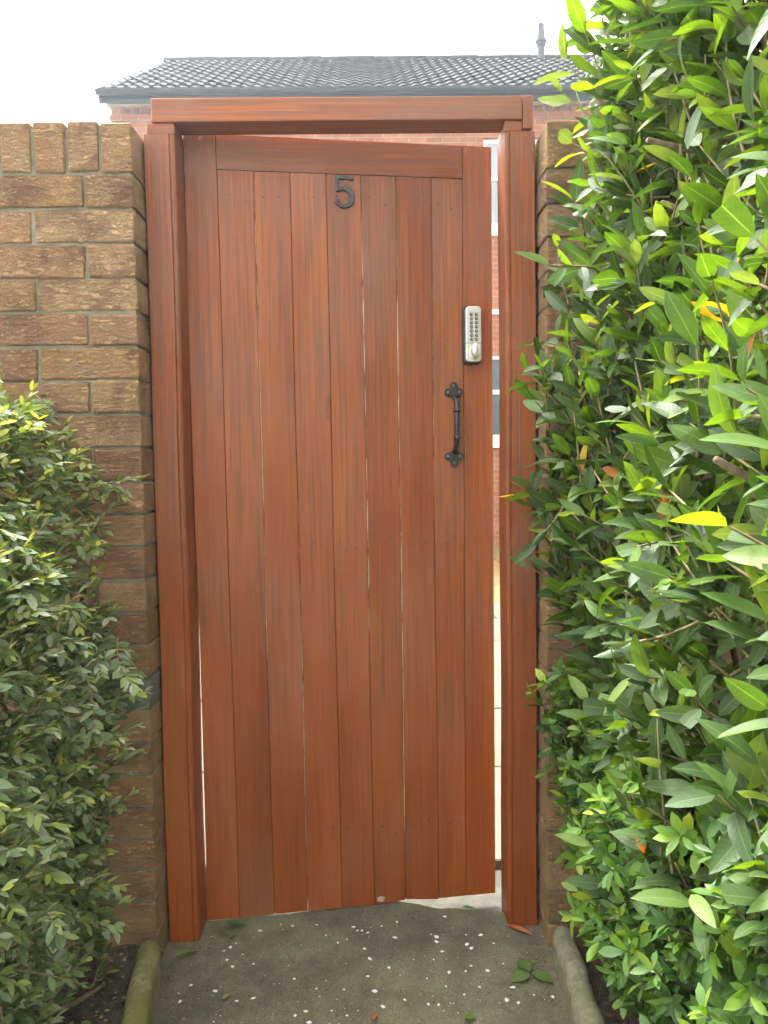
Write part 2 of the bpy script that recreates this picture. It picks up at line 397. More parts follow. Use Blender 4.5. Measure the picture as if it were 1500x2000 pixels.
# ------------------------------------------------------------------ garden walls
def brick_mesh(name, w, d, h, seed, mat):
    r = random.Random(seed); bm = bmesh.new()
    bm_box(bm, 0, w, 0, d, 0, h, .0028, 1)
    for v in bm.verts:
        v.co += Vector((r.uniform(-1, 1) * .0014, r.uniform(-1, 1) * .0018, r.uniform(-1, 1) * .0014))
    me = bm_mesh(bm, name, mat)
    return me
STR = [brick_mesh('brick', .218, .1025, .0685, s, M['brick']) for s in range(5)]
HDR = [brick_mesh('brick', .1055, .205, .0685, s + 9, M['brick']) for s in range(5)]
COP = [brick_mesh('brick', .0668, .215, .105, s + 20, M['brick']) for s in range(4)]
CPE = brick_mesh('brick', .215, .205, .1025, 31, M['brick'])
GREY = brick_mesh('brick', .218, .1025, .0685, 3, M['greybrick'])
ZT = 1.905
def garden_wall(xc, side, length, label):
    """xc = corner beside the gate, side = -1 runs left, +1 runs right"""
    root = empty('brick_wall', (xc, 0, 0)); tag(root, label, 'brick wall')
    a, b = (side * length, -side * 0.0) if side < 0 else (0.0, length)
    core = box('mortar', (min(0, side * length) + (.004 if side > 0 else 0), max(0, side * length) - (.004 if side < 0 else 0), .0065, .200, -.1, ZT - .010), M['mortar'], root)
    r = random.Random(5 + side)
    def put(me, x, w, z):
        xx = x if side > 0 else -x - w
        link('brick', me, root, (xx + r.uniform(-.0012, .0012), r.uniform(-.0022, .0022), z + r.uniform(-.0012, .0012)),
             (r.uniform(-.006, .006), 0, r.uniform(-.004, .004)))
    x = 0.0
    if side > 0:
        put(CPE, 0, .215, ZT - .1025); x = .225
    while x < length:
        put(r.choice(COP), x, .0668, ZT - .1025 + r.uniform(-.003, .003)); x += .0735
    for k in range(25):
        z = ZT - .1125 - .075 * k - .067
        x = 0.0
        if k % 2 == (0 if side < 0 else 1):
            put(r.choice(HDR), 0, .1055, z); x = .1125
        while x < length - .1:
            me = GREY if (side < 0 and k == 15 and x < .1) else r.choice(STR)
            put(me, x, .218, z); x += .225
    return root
garden_wall(-.514, -1, 1.35, 'ochre rusticated brick garden wall left of the gate behind the small-leaved shrub')
garden_wall(.397, 1, 1.25, 'brown rusticated brick garden wall right of the gate mostly hidden by laurel')

# ------------------------------------------------------------------ gate frame
fr = empty('timber_gateway', (-.05, .13, 0)); tag(fr, 'reddish brown painted timber frame around the gate with level lintel', 'gateway')
fr_inv = (-.05, .13, 0)
def fbox(name, b, mat, bev=.003, warp=0.0):
    bm = bmesh.new(); bm_box(bm, b[0] + .05, b[1] + .05, b[2] - .13, b[3] - .13, b[4], b[5], bev, 2)
    return link(name, bm_mesh(bm, name, mat), fr)
def post(x0, x1, inner, z1):
    """upright with a quirked bead along the inner front arris"""
    s = 1 if inner == x1 else -1
    y0, y1 = .08, .182
    o = x0 if inner == x1 else x1
    prof = [(o + s * .002, y0), (inner - s * .0135, y0), (inner - s * .0125, y0 + .004), (inner - s * .0115, y0 + .004), (inner - s * .010, y0 + .001), (inner - s * .005, y0 + .001), (inner - s * .001, y0 + .005), (inner, y0 + .01),
            (inner, y1), (o, y1), (o, y0 + .002)]
    n = 14; verts, faces = [], []
    for k in range(n + 1):
        z = -.03 + (z1 + .03) * k / n
        dx = .0012 * math.sin(k * 1.1 + x0 * 9)
        dx += (.006 * s * -1 * 0)
        for (px, py) in prof: verts.append((px + dx + .05, py - .13, z))
    m = len(prof)
    for k in range(n):
        for i in range(m):
            a, b_ = k * m + i, k * m + (i + 1) % m
            faces.append((a, b_, b_ + m, a + m))
    faces.append(tuple(range(n * m, n * m + m))); faces.append(tuple(range(m - 1, -1, -1)))
    bm = bmesh.new(); me0 = mesh_of('post', verts, faces, None); bm.from_mesh(me0); bpy.data.meshes.remove(me0)
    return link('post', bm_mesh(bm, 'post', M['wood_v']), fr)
post(-.509, -.438, -.438, 1.913)
post(.319, .390, .319, 1.913)
fbox('packing_block', (-.503, -.438, .082, .178, 1.9135, 1.9385), M['wood_x'])
fbox('packing_block', (.319, .3595, .082, .178, 1.9135, 1.9385), M['wood_x'])
fbox('lintel', (-.4905, .3595, .078, .156, 1.939, 1.993), M['wood_x'], .003)
fbox('end_block', (.3605, .3855, .0785, .152, 1.918, 1.9935), M['wood_v'], .003)

# ------------------------------------------------------------------ gate door (hinged on the left, standing ajar inwards)
ANG = math.atan2(.06, .745)
gate = empty('gate', (-.437, .160, 0), ANG)
tag(gate, 'reddish brown boarded wooden gate numbered 5 standing slightly ajar', 'gate')
SEAM_T = [.077, .1655, .2515, .338, .424, .5095, .597, .676]
SEAM_B = [.085, .173, .259, .346, .430, .512, .598, .671]
TOPZ = lambda x: 1.949 - .022 * x
RAILB = lambda x: 1.864 - .0155 * (x - .077)
BOT = lambda x: .003 + .030 * x
def seam_x(i, z):
    a = (1.86 - z) / 1.86
    return SEAM_T[i] + (SEAM_B[i] - SEAM_T[i]) * a + .0008 * math.sin(z * 5 + i * 2.1)
# where the groove has opened and the bare tongue shows: (seam index, z from, z to, width)
OPEN = {1: (.62, 1.845, .0018), 2: (.10, 1.10, .0017), 4: (.62, 1.77, .0026), 5: (.20, 1.74, .0018), 6: (1.0, 1.6, .0012)}
def gap(i, z):
    g = .0007
    if i in OPEN:
        a, b, w_ = OPEN[i]
        if a < z < b:
            k = min(1, (z - a) / .12, (b - z) / .12)
            g += w_ * k * (.7 + .3 * math.sin(z * 11 + i))
    return g / 2
def board(name, lx, rx, zt, zb, mat, thick=.022, front=0.0, n=22, ragged=None):
    """upright board between two edge functions lx(z), rx(z)"""
    bm = bmesh.new(); rows = []
    for k in range(n + 1):
        row = []
        f_ = k / n
        for e in (0, 1):
            xz = (lx if e == 0 else rx)
            x_at = xz(1.0)
            b_, t_ = zb(x_at), zt(x_at)
            z = b_ + (t_ - b_) * f_
            x = xz(z)
            ch = .0012 if e == 0 else -.0012
            row.append([(x, front + .0015, z), (x + ch, front, z)] if e == 0 else [(x + ch, front, z), (x, front + .0015, z)])
        pts = row[0] + row[1]
        pts = [pts[0], pts[1], pts[2], pts[3], (pts[3][0], front + thick, pts[3][2]), (pts[0][0], front + thick, pts[0][2])]
        rows.append([bm.verts.new(p) for p in pts])
    if ragged:
        for v, dz in zip(rows[0], ragged): v.co.z += dz
    for a, b in zip(rows, rows[1:]):
        for i in range(6): bm.faces.new((a[i], a[(i + 1) % 6], b[(i + 1) % 6], b[i]))
    bm.faces.new(rows[0][::-1]); bm.faces.new(rows[-1])
    return link(name, bm_mesh(bm, name, mat), gate)
edgeL = lambda z: .0054 * min(1, max(0, (1.12 - z) / .4)) * min(1, max(.25, (z + .05) / .2))
edgeR = lambda z: .749
sx = lambda i, s: (lambda z: seam_x(i, z) + s * gap(i, z))
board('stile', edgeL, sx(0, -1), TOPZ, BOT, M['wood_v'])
rag = {4: (0, 0, .004, .008, .006, 0), 5: (.010, .006, -.002, -.002, 0, .004), 3: (0, 0, 0, .002, 0, 0)}
for i in range(7):
    fr_off = [0, .0008, 0, .0006, .0012, .0003, .0009][i]
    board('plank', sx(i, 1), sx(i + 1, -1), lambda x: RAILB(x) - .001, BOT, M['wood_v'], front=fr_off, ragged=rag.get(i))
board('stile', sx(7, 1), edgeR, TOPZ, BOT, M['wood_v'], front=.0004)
# tongues closing the seams, bare where the boards have shrunk apart
for i in range(8):
    zs = [(.04, 1.85, 0)]
    if i in OPEN:
        a, b, _ = OPEN[i]; zs = [(.04, a, 0), (a, b, 1), (b, 1.85, 0)]
    for a, b, bare in zs:
        if b - a < .03: continue
        v = []
        for k in range(9):
            z = a + (b - a) * k / 8; x = seam_x(i, z); yy = .0035 if bare else .009; v += [(x - .004, yy, z), (x + .004, yy, z)]
        link('tongue', mesh_of('tongue', v, [(2 * k, 2 * k + 1, 2 * k + 3, 2 * k + 2) for k in range(8)], M['tongue'] if bare else M['wood_v']), gate)
xa, xb = seam_x(0, 1.9) + .0005, seam_x(7, 1.9) - .0004
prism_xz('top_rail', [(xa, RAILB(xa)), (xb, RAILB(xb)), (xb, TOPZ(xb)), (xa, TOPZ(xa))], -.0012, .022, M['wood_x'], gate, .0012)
# ledges and brace on the back
for z in (1.79, .95, .22):
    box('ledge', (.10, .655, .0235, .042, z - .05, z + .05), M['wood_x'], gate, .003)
# the chipped toe of one plank
prism_xz('chip', [(.438, .024), (.455, .022), (.457, .034), (.446, .037), (.437, .033)], -.0002, .006, M['bare'], gate)
# nail heads
bm = bmesh.new(); bmesh.ops.create_cone(bm, cap_ends=True, segments=8, radius1=.0022, radius2=.0018, depth=.0012, matrix=Matrix.Rotation(R(90), 4, 'X')); nail_me = bm_mesh(bm, 'nail', M['iron'])
for i in range(7):
    for z in (1.79, .95, .22):
        for k in (.3, .7):
            x = seam_x(i, z) * (1 - k) + seam_x(i + 1, z) * k
            link('nail', nail_me, gate, (x + random.uniform(-.008, .008), -.0001, z + random.uniform(-.02, .02)))
# hinges inside the left jamb
for z in (1.62, .3):
    box('hinge', (.012, .062, .024, .028, z - .03, z + .03), M['iron'], gate, .001)

# number 5: swept strokes with a bevelled edge
def stroke(pts, wid, y0, y1, name, mat, parent):
    pts = [Vector((p[0], 0, p[1])) for p in pts]; n = len(pts); L, Rr = [], []
    for i, p in enumerate(pts):
        t_ = (pts[min(i + 1, n - 1)] - pts[max(i - 1, 0)]).normalized(); nn = Vector((-t_.z, 0, t_.x))
        L.append(p + nn * wid[i] / 2); Rr.append(p - nn * wid[i] / 2)
    poly = [(v.x, v.z) for v in L] + [(v.x, v.z) for v in reversed(Rr)]
    return poly
num_w = []
arc = []
cx5, cz5, rx5, rz5 = .3815, 1.8025, .0205, .0215
for k in range(17):
    a = R(132 - k * 17.6); arc.append((cx5 + rx5 * math.cos(a), cz5 + rz5 * math.sin(a))); num_w.append(.006 + .0055 * math.sin(math.pi * min(1, k / 15.)))
number = prism_xz('house_number', stroke(arc, num_w, 0, 0, '', None, None), -.0065, .0004, M['iron'], gate, .0014)
prism_xz('number_stem', stroke([(.3655, 1.8165), (.3655, 1.835), (.3655, 1.8555)], [.0065, .007, .0085], 0, 0, '', None, None), -.0062, .0004, M['iron'], number, .0012)
prism_xz('number_bar', stroke([(.3615, 1.8505), (.375, 1.8505), (.393, 1.8495), (.406, 1.846)], [.0105, .010, .0085, .0045], 0, 0, '', None, None), -.0060, .0004, M['iron'], number, .0012)
bx_, bz_ = arc[-1]
prism_xz('number_terminal', [(bx_ + .001 + .0068 * math.cos(R(a)), bz_ + .001 + .0068 * math.sin(R(a))) for a in range(0, 360, 24)], -.0058, .0004, M['iron'], number, .0014)

# keypad lock
def rrect(x0, x1, z0, z1, r, n=6):
    out = []
    for (cx_, cz_, a0) in ((x1 - r, z1 - r, 0), (x0 + r, z1 - r, 90), (x0 + r, z0 + r, 180), (x1 - r, z0 + r, 270)):
        for k in range(n + 1):
            a = R(a0 + 90 * k / n); out.append((cx_ + r * math.cos(a), cz_ + r * math.sin(a)))
    return out
lock = prism_xz('keypad_lock', rrect(.6715, .7165, 1.398, 1.541, .011), -.0165, .0008, M['rubber'], gate, .002)
prism_xz('lock_body', rrect(.6755, .7145, 1.402, 1.5385, .0095), -.0285, -.0155, M['nickel'], lock, .0028)
prism_xz('divider', [(.6752, 1.4475), (.7148, 1.4475), (.7148, 1.4487), (.6752, 1.4487)], -.0288, -.02, M['rubber'], lock)
bm = bmesh.new(); bmesh.ops.create_cone(bm, cap_ends=True, segments=12, radius1=.0043, radius2=.0043, depth=.004, matrix=Matrix.Rotation(R(90), 4, 'X')); ring_me = bm_mesh(bm, 'button_ring', M['rubber'], False)
bm = bmesh.new(); bmesh.ops.create_cone(bm, cap_ends=True, segments=12, radius1=.0026, radius2=.0032, depth=.006, matrix=Matrix.Rotation(R(90), 4, 'X')); btn_me = bm_mesh(bm, 'button', M['button'], False)
for rrow in range(7):
    for cc in range(2):
        x, z = .6895 + .0128 * cc, 1.5185 - .0103 * rrow
        link('button_ring', ring_me, lock, (x, -.0273, z)); link('button', btn_me, lock, (x + .0004, -.0300, z + .0004))
bm = bmesh.new()
bmesh.ops.create_uvsphere(bm, u_segments=20, v_segments=12, radius=1.0)
for v in bm.verts:
    v.co = Vector((.0112 * v.co.x, .0125 * v.co.y * (1 if abs(v.co.y) < .8 else .93), .0195 * v.co.z * (1.0 if v.co.z > 0 else .92)))
kn = link('turn_knob', bm_mesh(bm, 'turn_knob', M['nickel'], True), lock, (.697, -.037, 1.4285))
prism_xz('knob_collar', [(.697 + .0128 * math.cos(R(a)), 1.4255 + .0165 * math.sin(R(a))) for a in range(0, 360, 20)], -.0315, -.028, M['nickel'], lock, .001)

# pull handle
hx, ht, hb = .6485, 1.331, 1.168
bar = []
for (z, y) in ((1.318, -.006), (1.306, -.016), (1.296, -.0235), (1.284, -.027), (1.262, -.0285), (1.236, -.0285), (1.215, -.027), (1.203, -.0235), (1.193, -.016), (1.181, -.006)): bar.append((hx + .0035 + .001 * math.sin(z * 20), y, z))
handle = link('pull_handle', tube_mesh('pull_handle', bar, [.0075, .0068, .0062, .0065, .0076, .0076, .0065, .0062, .0068, .0075], M['iron'], 12), gate)
for z0, s in ((ht, 1), (hb, -1)):
    poly = []
    # trefoil plate: three round lobes round a diamond
    for k in range(72):
        a = 2 * math.pi * k / 72
        best = 0
        for (lx_, lz_, lr) in ((0, .014 * s, .0105), (-.0135, -.002 * s, .0105), (.0135, -.002 * s, .0105), (0, 0, .0125), (0, -.011 * s, .0075)):
            d = lx_ * math.cos(a) + lz_ * math.sin(a); q = d * d - (lx_ * lx_ + lz_ * lz_) + lr * lr
            if q > 0: best = max(best, d + math.sqrt(q))
        poly.append((hx + best * math.cos(a), z0 + best * math.sin(a)))
    pl = prism_xz('handle_plate', poly, -.005, .0006, M['iron'], handle, .0012)
    bm = bmesh.new(); bmesh.ops.create_uvsphere(bm, u_segments=10, v_segments=6, radius=.0042)
    for v in bm.verts: v.co.y *= .45
    sm = bm_mesh(bm, 'screw', M['screw'], True)
    for dx, dz in ((0, .015 * s), (-.0145, -.0015 * s), (.0145, -.0015 * s)): link('screw', sm, handle, (hx + dx, -.0052, z0 + dz))
for z in (1.283, 1.216):
    ring = [(hx + .0035, -.0272, z + dz) for dz in (-.004, -.002, .002, .004)]
    link('collar', tube_mesh('collar', ring, [.008, .0098, .0098, .008], M['iron'], 12), handle)

# ------------------------------------------------------------------ house behind
WY = 9.0; HX0, HX1 = -3.42, 4.58; EZ = 5.93; EY = 8.66; RZ = 8.03; RY = 12.2
house = empty('house', (HX0, WY, 0)); tag(house, 'two storey red brick house with dark tiled roof behind the gate', 'house')
def hb_(name, b, mat, parent=house, bev=0.0):
    bm = bmesh.new()
    ox, oy = (HX0, WY)
    bm_box(bm, b[0] - ox, b[1] - ox, b[2] - oy, b[3] - oy, b[4], b[5], bev)
    return link(name, bm_mesh(bm, name, mat), parent)
WINS = [(1.56, 3.4, 4.30, 5.46), (1.56, 3.4, 1.47, 2.60), (-2.5, -0.9, 4.30, 5.46), (-2.5, -0.9, 1.47, 2.60)]
def house_wall():
    x0, x1 = HX0 + .06, HX1 - .06
    xs = sorted({x0, x1, *[w[0] for w in WINS], *[w[1] for w in WINS]}); zs = sorted({-.05, 5.86, *[w[2] for w in WINS], *[w[3] for w in WINS]})
    bm = bmesh.new()
    for xa_, xb_ in zip(xs, xs[1:]):
        for za, zb_ in zip(zs, zs[1:]):
            mx_, mz_ = (xa_ + xb_) / 2, (za + zb_) / 2
            if any(w[0] < mx_ < w[1] and w[2] < mz_ < w[3] for w in WINS): continue
            bm.faces.new([bm.verts.new(p) for p in ((xa_, WY, za), (xb_, WY, za), (xb_, WY, zb_), (xa_, WY, zb_))])
    for w in WINS:
        for (p, q) in (((w[0], w[2]), (w[1], w[2])), ((w[1], w[2]), (w[1], w[3])), ((w[1], w[3]), (w[0], w[3])), ((w[0], w[3]), (w[0], w[2]))):
            bm.faces.new([bm.verts.new(c) for c in ((p[0], WY, p[1]), (q[0], WY, q[1]), (q[0], WY + .12, q[1]), (p[0], WY + .12, p[1]))])
    # gable ends and back
    for x in (x0, x1):
        bm.faces.new([bm.verts.new(c) for c in ((x, WY, -.05), (x, RY * 2 - WY, -.05), (x, RY * 2 - WY, 5.86), (x, RY, RZ - .12), (x, WY, 5.86))])
    bm.faces.new([bm.verts.new(c) for c in ((x0, RY * 2 - WY, -.05), (x1, RY * 2 - WY, -.05), (x1, RY * 2 - WY, 5.86), (x0, RY * 2 - WY, 5.86))])
    for v in bm.verts: v.co -= Vector((HX0, WY, 0))
    bmesh.ops.remove_doubles(bm, verts=bm.verts, dist=1e-5)
    return link('wall', bm_mesh(bm, 'wall', M['hbrick']), house)
house_wall()
for n_, w in enumerate(WINS):
    x0, x1, z0, z1 = w
    fbm = bmesh.new()
    def fb(a, b, c, d, y0=WY + .05, y1=WY + .115): bm_box(fbm, a - HX0, b - HX0, y0 - WY, y1 - WY, c, d, .006)
    T = .055
    fb(x0, x0 + T, z0, z1); fb(x1 - T, x1, z0, z1); fb(x0 + T, x1 - T, z0, z0 + T); fb(x0 + T, x1 - T, z1 - T, z1)
    zt_ = z0 + (z1 - z0) * .56
    fb(x0 + T, x1 - T, zt_ - .03, zt_ + .03); fb((x0 + x1) / 2 - .03, (x0 + x1) / 2 + .03, z0 + T, zt_ - .03); fb((x0 + x1) / 2 - .03, (x0 + x1) / 2 + .03, zt_ + .03, z1 - T)
    win = link('window', bm_mesh(fbm, 'window', M['white']), house)
    xm = (x0 + x1) / 2
    for (a, b) in ((x0 + T, xm - .03), (xm + .03, x1 - T)):
        for (c, d) in ((z0 + T, zt_ - .03), (zt_ + .03, z1 - T)):
            hb_('pane', (a - .004, b + .004, WY + .08, WY + .088, c - .004, d + .004), M['net'] if n_ in (0, 2) else M['glass'], win)
    hb_('sill', (x0 - .06, x1 + .06, WY - .05, WY + .12, z0 - .125, z0 - .002), M['white'], win, .006)
hb_('band', (HX0 + .07, HX1 - .07, WY - .02, WY + .02, 3.14, 3.20), M['white'])
# eaves: soffit, fascia, gutter, brick dentils
hb_('soffit', (HX0 + .02, HX1 - .02, EY + .04, WY - .002, 5.885, 5.905), M['soffit'])
hb_('corbel', (HX0 + .05, HX1 - .05, WY - .075, WY + .01, 5.862, 5.884), M['soffit'])
hb_('fascia', (HX0 + .01, HX1 - .01, EY + .02, EY + .04, 5.80, 5.955), M['gutter'])
bm = bmesh.new(); bm_box(bm, -.05, .05, -.05, .05, 0, .072, .003); bmesh.ops.rotate(bm, verts=bm.verts, matrix=Matrix.Rotation(R(45), 3, 'Z')); dme = bm_mesh(bm, 'dentil', M['dentil'])
k = 0
x = HX0 + .20
while x < HX1 - .1:
    link('dentil', dme, house, (x - HX0, -.012, 5.775)); x += .150
hb_('corbel', (HX0 + .055, HX1 - .055, WY - .05, WY + .01, 5.70, 5.7745), M['hbrick'])
gv, gf = [], []
for i, gx in enumerate((0.0, HX1 - HX0)):
    for k in range(9):
        a = math.pi * k / 8
        gv.append((gx, EY - WY - .045 - .058 * math.cos(a), 5.905 - .062 * math.sin(a) + .03))
    for k in range(9):
        a = math.pi * (8 - k) / 8
        gv.append((gx, EY - WY - .045 - .053 * math.cos(a), 5.905 - .057 * math.sin(a) + .03))
for k in range(18): gf.append((k, (k + 1) % 18, 18 + (k + 1) % 18, 18 + k))
gf += [tuple(range(17, -1, -1)), tuple(range(18, 36))]
link('gutter', mesh_of('gutter', gv, gf, M['gutter']), house)
# roof slab and its tiles
slope = math.atan2(RZ - EZ, RY - EY); SL = math.hypot(RZ - EZ, RY - EY)
def rp(x, s, h):      # point on the front slope, s metres up from the eave, h above the slab
    return (x - HX0, EY - WY + s * math.cos(slope) - h * math.sin(slope), EZ + s * math.sin(slope) + h * math.cos(slope))
v = [rp(HX0, .03, -.02), rp(HX1, .03, -.02), rp(HX1, SL, -.02), rp(HX0, SL, -.02)]
v += [(p[0], p[1], p[2] - .05) for p in v]
by = 2 * RY - EY - WY
v += [(0, by, EZ - .03), (HX1 - HX0, by, EZ - .03)]
roof = link('roof', mesh_of('roof', v, [(0, 1, 2, 3), (7, 6, 5, 4), (0, 4, 5, 1), (3, 7, 4, 0), (1, 5, 6, 2), (3, 2, 9, 8)], M['tile']), house)
def roof_tile():
    W_, L_ = .32, .40; n = 17; xs = [W_ * k / (n - 1) for k in range(n)]
    def hgt(x):
        u = (x % .16) / .16
        return .012 + (.022 * math.sqrt(max(0, 1 - ((u - .5) / .32) ** 2)) if abs(u - .5) < .32 else 0)
    v_, f_ = [], []
    for x_ in xs: v_.append((x_, 0, hgt(x_) + .030))
    for x_ in xs: v_.append((x_, L_, hgt(x_)))
    for x_ in xs: v_.append((x_, 0.004, hgt(x_) + .012))
    for k in range(n - 1):
        f_.append((k, k + 1, n + k + 1, n + k)); f_.append((2 * n + k, 2 * n + k + 1, k + 1, k))
    return mesh_of('tile', v_, f_, M['tile'], False)
tile_me = roof_tile(); ROWS, COLS = 12, 25
for r_ in range(ROWS):
    for c in range(COLS):
        s = -.03 + r_ * (SL - .05) / ROWS
        p = rp(HX0 + c * .32, s, .0)
        link('tile', tile_me, roof, (p[0] + random.uniform(-.003, .003), p[1], p[2] + random.uniform(-.003, .003)), (slope + random.uniform(-.006, .006), 0, random.uniform(-.004, .004)))
rme = tube_mesh('ridge_tile', [(0, 0, 0), (.455, 0, 0)], .10, M['tile'], 14)
for k in range(18): link('ridge_tile', rme, roof, (k * .4445, RY - WY, RZ - .015 + .006 * (k % 2)))
vp = [(0, 0, 0), (0, 0, .42), (0, 0, .43), (0, 0, .48), (0, 0, .49), (0, 0, .53), (0, 0, .54), (0, 0, .75), (0, 0, .755), (0, 0, .80)]
flue = link('flue_pipe', tube_mesh('flue_pipe', vp, [.062, .058, .078, .08, .095, .095, .072, .048, .056, .05], M['cowl'], 16, False), roof)
flue.location = (2.98 - HX0, 12.0 - WY, 7.73)

# ------------------------------------------------------------------ path edging
def edging(x0, y0, x1, y1, ztop, w, label, mat):
    d = Vector((x1 - x0, y1 - y0, 0)); L = d.length; root_rot = math.atan2(d.y, d.x)
    prof = [(-w / 2, -.12)] + [(-w / 2 * math.cos(math.pi * k / 10), ztop - w / 2 + w / 2 * math.sin(math.pi * k / 10)) for k in range(11)] + [(w / 2, -.12)]
    n = 46; verts, faces = [], []; r = random.Random(int(x0 * 100))
    for i in range(n + 1):
        s = L * i / n; k = 1.0
        if i == 0: k = .62
        if i == 1: k = .9
        for (a, z) in prof:
            w1 = .0016 * math.sin(s * 37 + x0 * 50) + .001 * math.sin(s * 91)
            verts.append((s, a * k + w1 + r.uniform(-.0012, .0012), (z - .012 * (1 - k) * 2 + w1 * .8 if z > 0 else z) + r.uniform(-.0014, .0010)))
    m = len(prof)
    for i in range(n):
        for j in range(m - 1): faces.append((i * m + j, i * m + j + 1, (i + 1) * m + j + 1, (i + 1) * m + j))
    faces.append(tuple(range(m - 1, -1, -1))); faces.append(tuple(range(n * m, n * m + m)))
    bm = bmesh.new(); me0 = mesh_of('e', verts, faces, None); bm.from_mesh(me0); bpy.data.meshes.remove(me0)
    o = link('path_edging', bm_mesh(bm, 'path_edging', mat, True), None, (x0, y0, 0), (0, 0, root_rot))
    return tag(o, label, 'edging')
edging(-.522, -.035, -.430, -.64, .086, .050, 'mossy round-topped concrete edging on the left of the path', M['mossy'])
edging(.426, -.012, .398, -.64, .084, .050, 'grey round-topped concrete edging on the right of the path', M['edging'])

# ------------------------------------------------------------------ foliage tools
def leaf_template(nu, prof, fold, droop, width, trunc=1.0, wave=0.0, twist=0.0, side=0.0):
    """unit-length leaf along +x, width along y, upper side +z"""
    P, UV, F = [], [], []
    for i in range(nu + 1):
        u = i / nu * trunc; w = prof(u) * width
        zc = -droop * u * u
        for s in (-1, 0, 1):
            ty = s * w; tz = abs(s) * w * fold + wave * math.sin(u * 9 + s) * (abs(s)) * .03; ct, st = math.cos(twist * u), math.sin(twist * u)
            P.append((u, ty * ct - tz * st + side * u * u, zc + ty * st + tz * ct)); UV.append((u, s))
    for i in range(nu):
        for j in range(2):
            a = i * 3 + j; F.append((a, a + 1, a + 4, a + 3))
    return np.array(P), np.array(UV), np.array(F)
p_laurel = lambda u: (math.sin(math.pi * min(1, u) ** .92) ** .68) * (1 - .10 * u) if 0 < u < 1 else .02
p_oval = lambda u: math.sin(math.pi * u) ** .7 if 0 < u < 1 else .03
p_berb = lambda u: (math.sin(math.pi * u ** 1.25) ** .8) if 0 < u < 1 else .03

class Leaves:
    def __init__(self): self.pos, self.M, self.size, self.tpl, self.col = [], [], [], [], []
    def add(self, p, d, n, size, tpl, col):
        d = d / np.linalg.norm(d); n = n - d * np.dot(n, d); ln = np.linalg.norm(n)
        if ln < 1e-5: return
        n = n / ln; y = np.cross(n, d)
        self.pos.append(p); self.M.append(np.stack([d, y, n], 1)); self.size.append(size); self.tpl.append(tpl); self.col.append(col)

def project(P):
    d = P - CAM; z = d @ FWD
    return 750 + FPX * (d @ RT) / z, 1000 - FPX * (d @ UP) / z, z

def pick_visible(L, count):
    P = np.array(L.pos); Mx = np.array(L.M); sz = np.array(L.size)
    mid = P + Mx[:, :, 0] * (sz * .5)[:, None]
    x, y, z = project(mid)
    face = np.abs(np.einsum('ij,ij->i', Mx[:, :, 2], (mid - CAM) / np.linalg.norm(mid - CAM, axis=1)[:, None]))
    area = (sz / np.maximum(z, .05)) ** 2 * (.25 + face)
    inside = (x > 5) & (x < 1495) & (y > 5) & (y < 1995) & (z > .1)
    cell = 26; buf = {}
    for i in np.argsort(z):
        if not inside[i]: continue
        k = (int(x[i] // cell), int(y[i] // cell))
        buf.setdefault(k, []).append(i)
    vis = [i for k, l in buf.items() for i in l[:2]]
    vis.sort(key=lambda i: -area[i])
    return set(int(i) for i in vis[:count])

def attr_mesh(name, V, F, UVv, C, mat):
    me = bpy.data.meshes.new(name)
    nv, nf = len(V), len(F)
    me.vertices.add(nv); me.vertices.foreach_set('co', np.ascontiguousarray(V, dtype=np.float32).ravel())
    me.loops.add(nf * 4); me.loops.foreach_set('vertex_index', np.ascontiguousarray(F, dtype=np.int32).ravel())
    me.polygons.add(nf); me.polygons.foreach_set('loop_start', np.arange(0, nf * 4, 4, dtype=np.int32)); me.polygons.foreach_set('loop_total', np.full(nf, 4, dtype=np.int32))
    me.polygons.foreach_set('use_smooth', np.ones(nf, dtype=bool))
    me.update(calc_edges=True)
    uvl = me.uv_layers.new(name='UVMap'); uvl.data.foreach_set('uv', np.ascontiguousarray(UVv[F.ravel()], dtype=np.float32).ravel())
    ca = me.color_attributes.new('lcol', 'FLOAT_COLOR', 'POINT')
    ca.data.foreach_set('color', np.ascontiguousarray(np.concatenate([C, np.ones((nv, 1))], 1), dtype=np.float32).ravel())
    me.materials.append(mat)
    return me

def build_leaves(L, templates, palette, mat, root, count=300):
    """the leaves that show largest become single parts that share mesh data, the rest one part"""
    origin = np.array(root.location)
    chosen = pick_visible(L, count)
    shared = {}
    Vs, Fs, Us, Cs, off = [], [], [], [], 0
    for i in range(len(L.pos)):
        P, UVt, F = templates[L.tpl[i]]
        if i in chosen:
            key = (L.tpl[i], L.col[i])
            if key not in shared:
                shared[key] = attr_mesh('leaf', P, F, UVt, np.tile(palette[L.col[i]], (len(P), 1)), mat)
            o = bpy.data.objects.new('leaf', shared[key]); COL.objects.link(o); o.parent = root
            m = np.eye(4); m[:3, :3] = L.M[i] * L.size[i]; m[:3, 3] = L.pos[i] - origin
            o.matrix_local = Matrix(m.tolist())
        else:
            Vs.append((P * L.size[i]) @ L.M[i].T + L.pos[i] - origin); Fs.append(F + off); Us.append(UVt); off += len(P)
            Cs.append(np.tile(np.array(palette[L.col[i]]) * rng.uniform(.8, 1.2), (len(P), 1)))
    o = link('foliage', attr_mesh('foliage', np.concatenate(Vs), np.concatenate(Fs), np.concatenate(Us), np.concatenate(Cs), mat), root)
    o['kind'] = 'stuff'

def unit(v): return v / np.linalg.norm(v)
UPV = np.array([0, 0, 1.0])
def perp(d):
    a = np.cross(d, UPV if abs(d[2]) < .95 else np.array([1.0, 0, 0])); return unit(a)

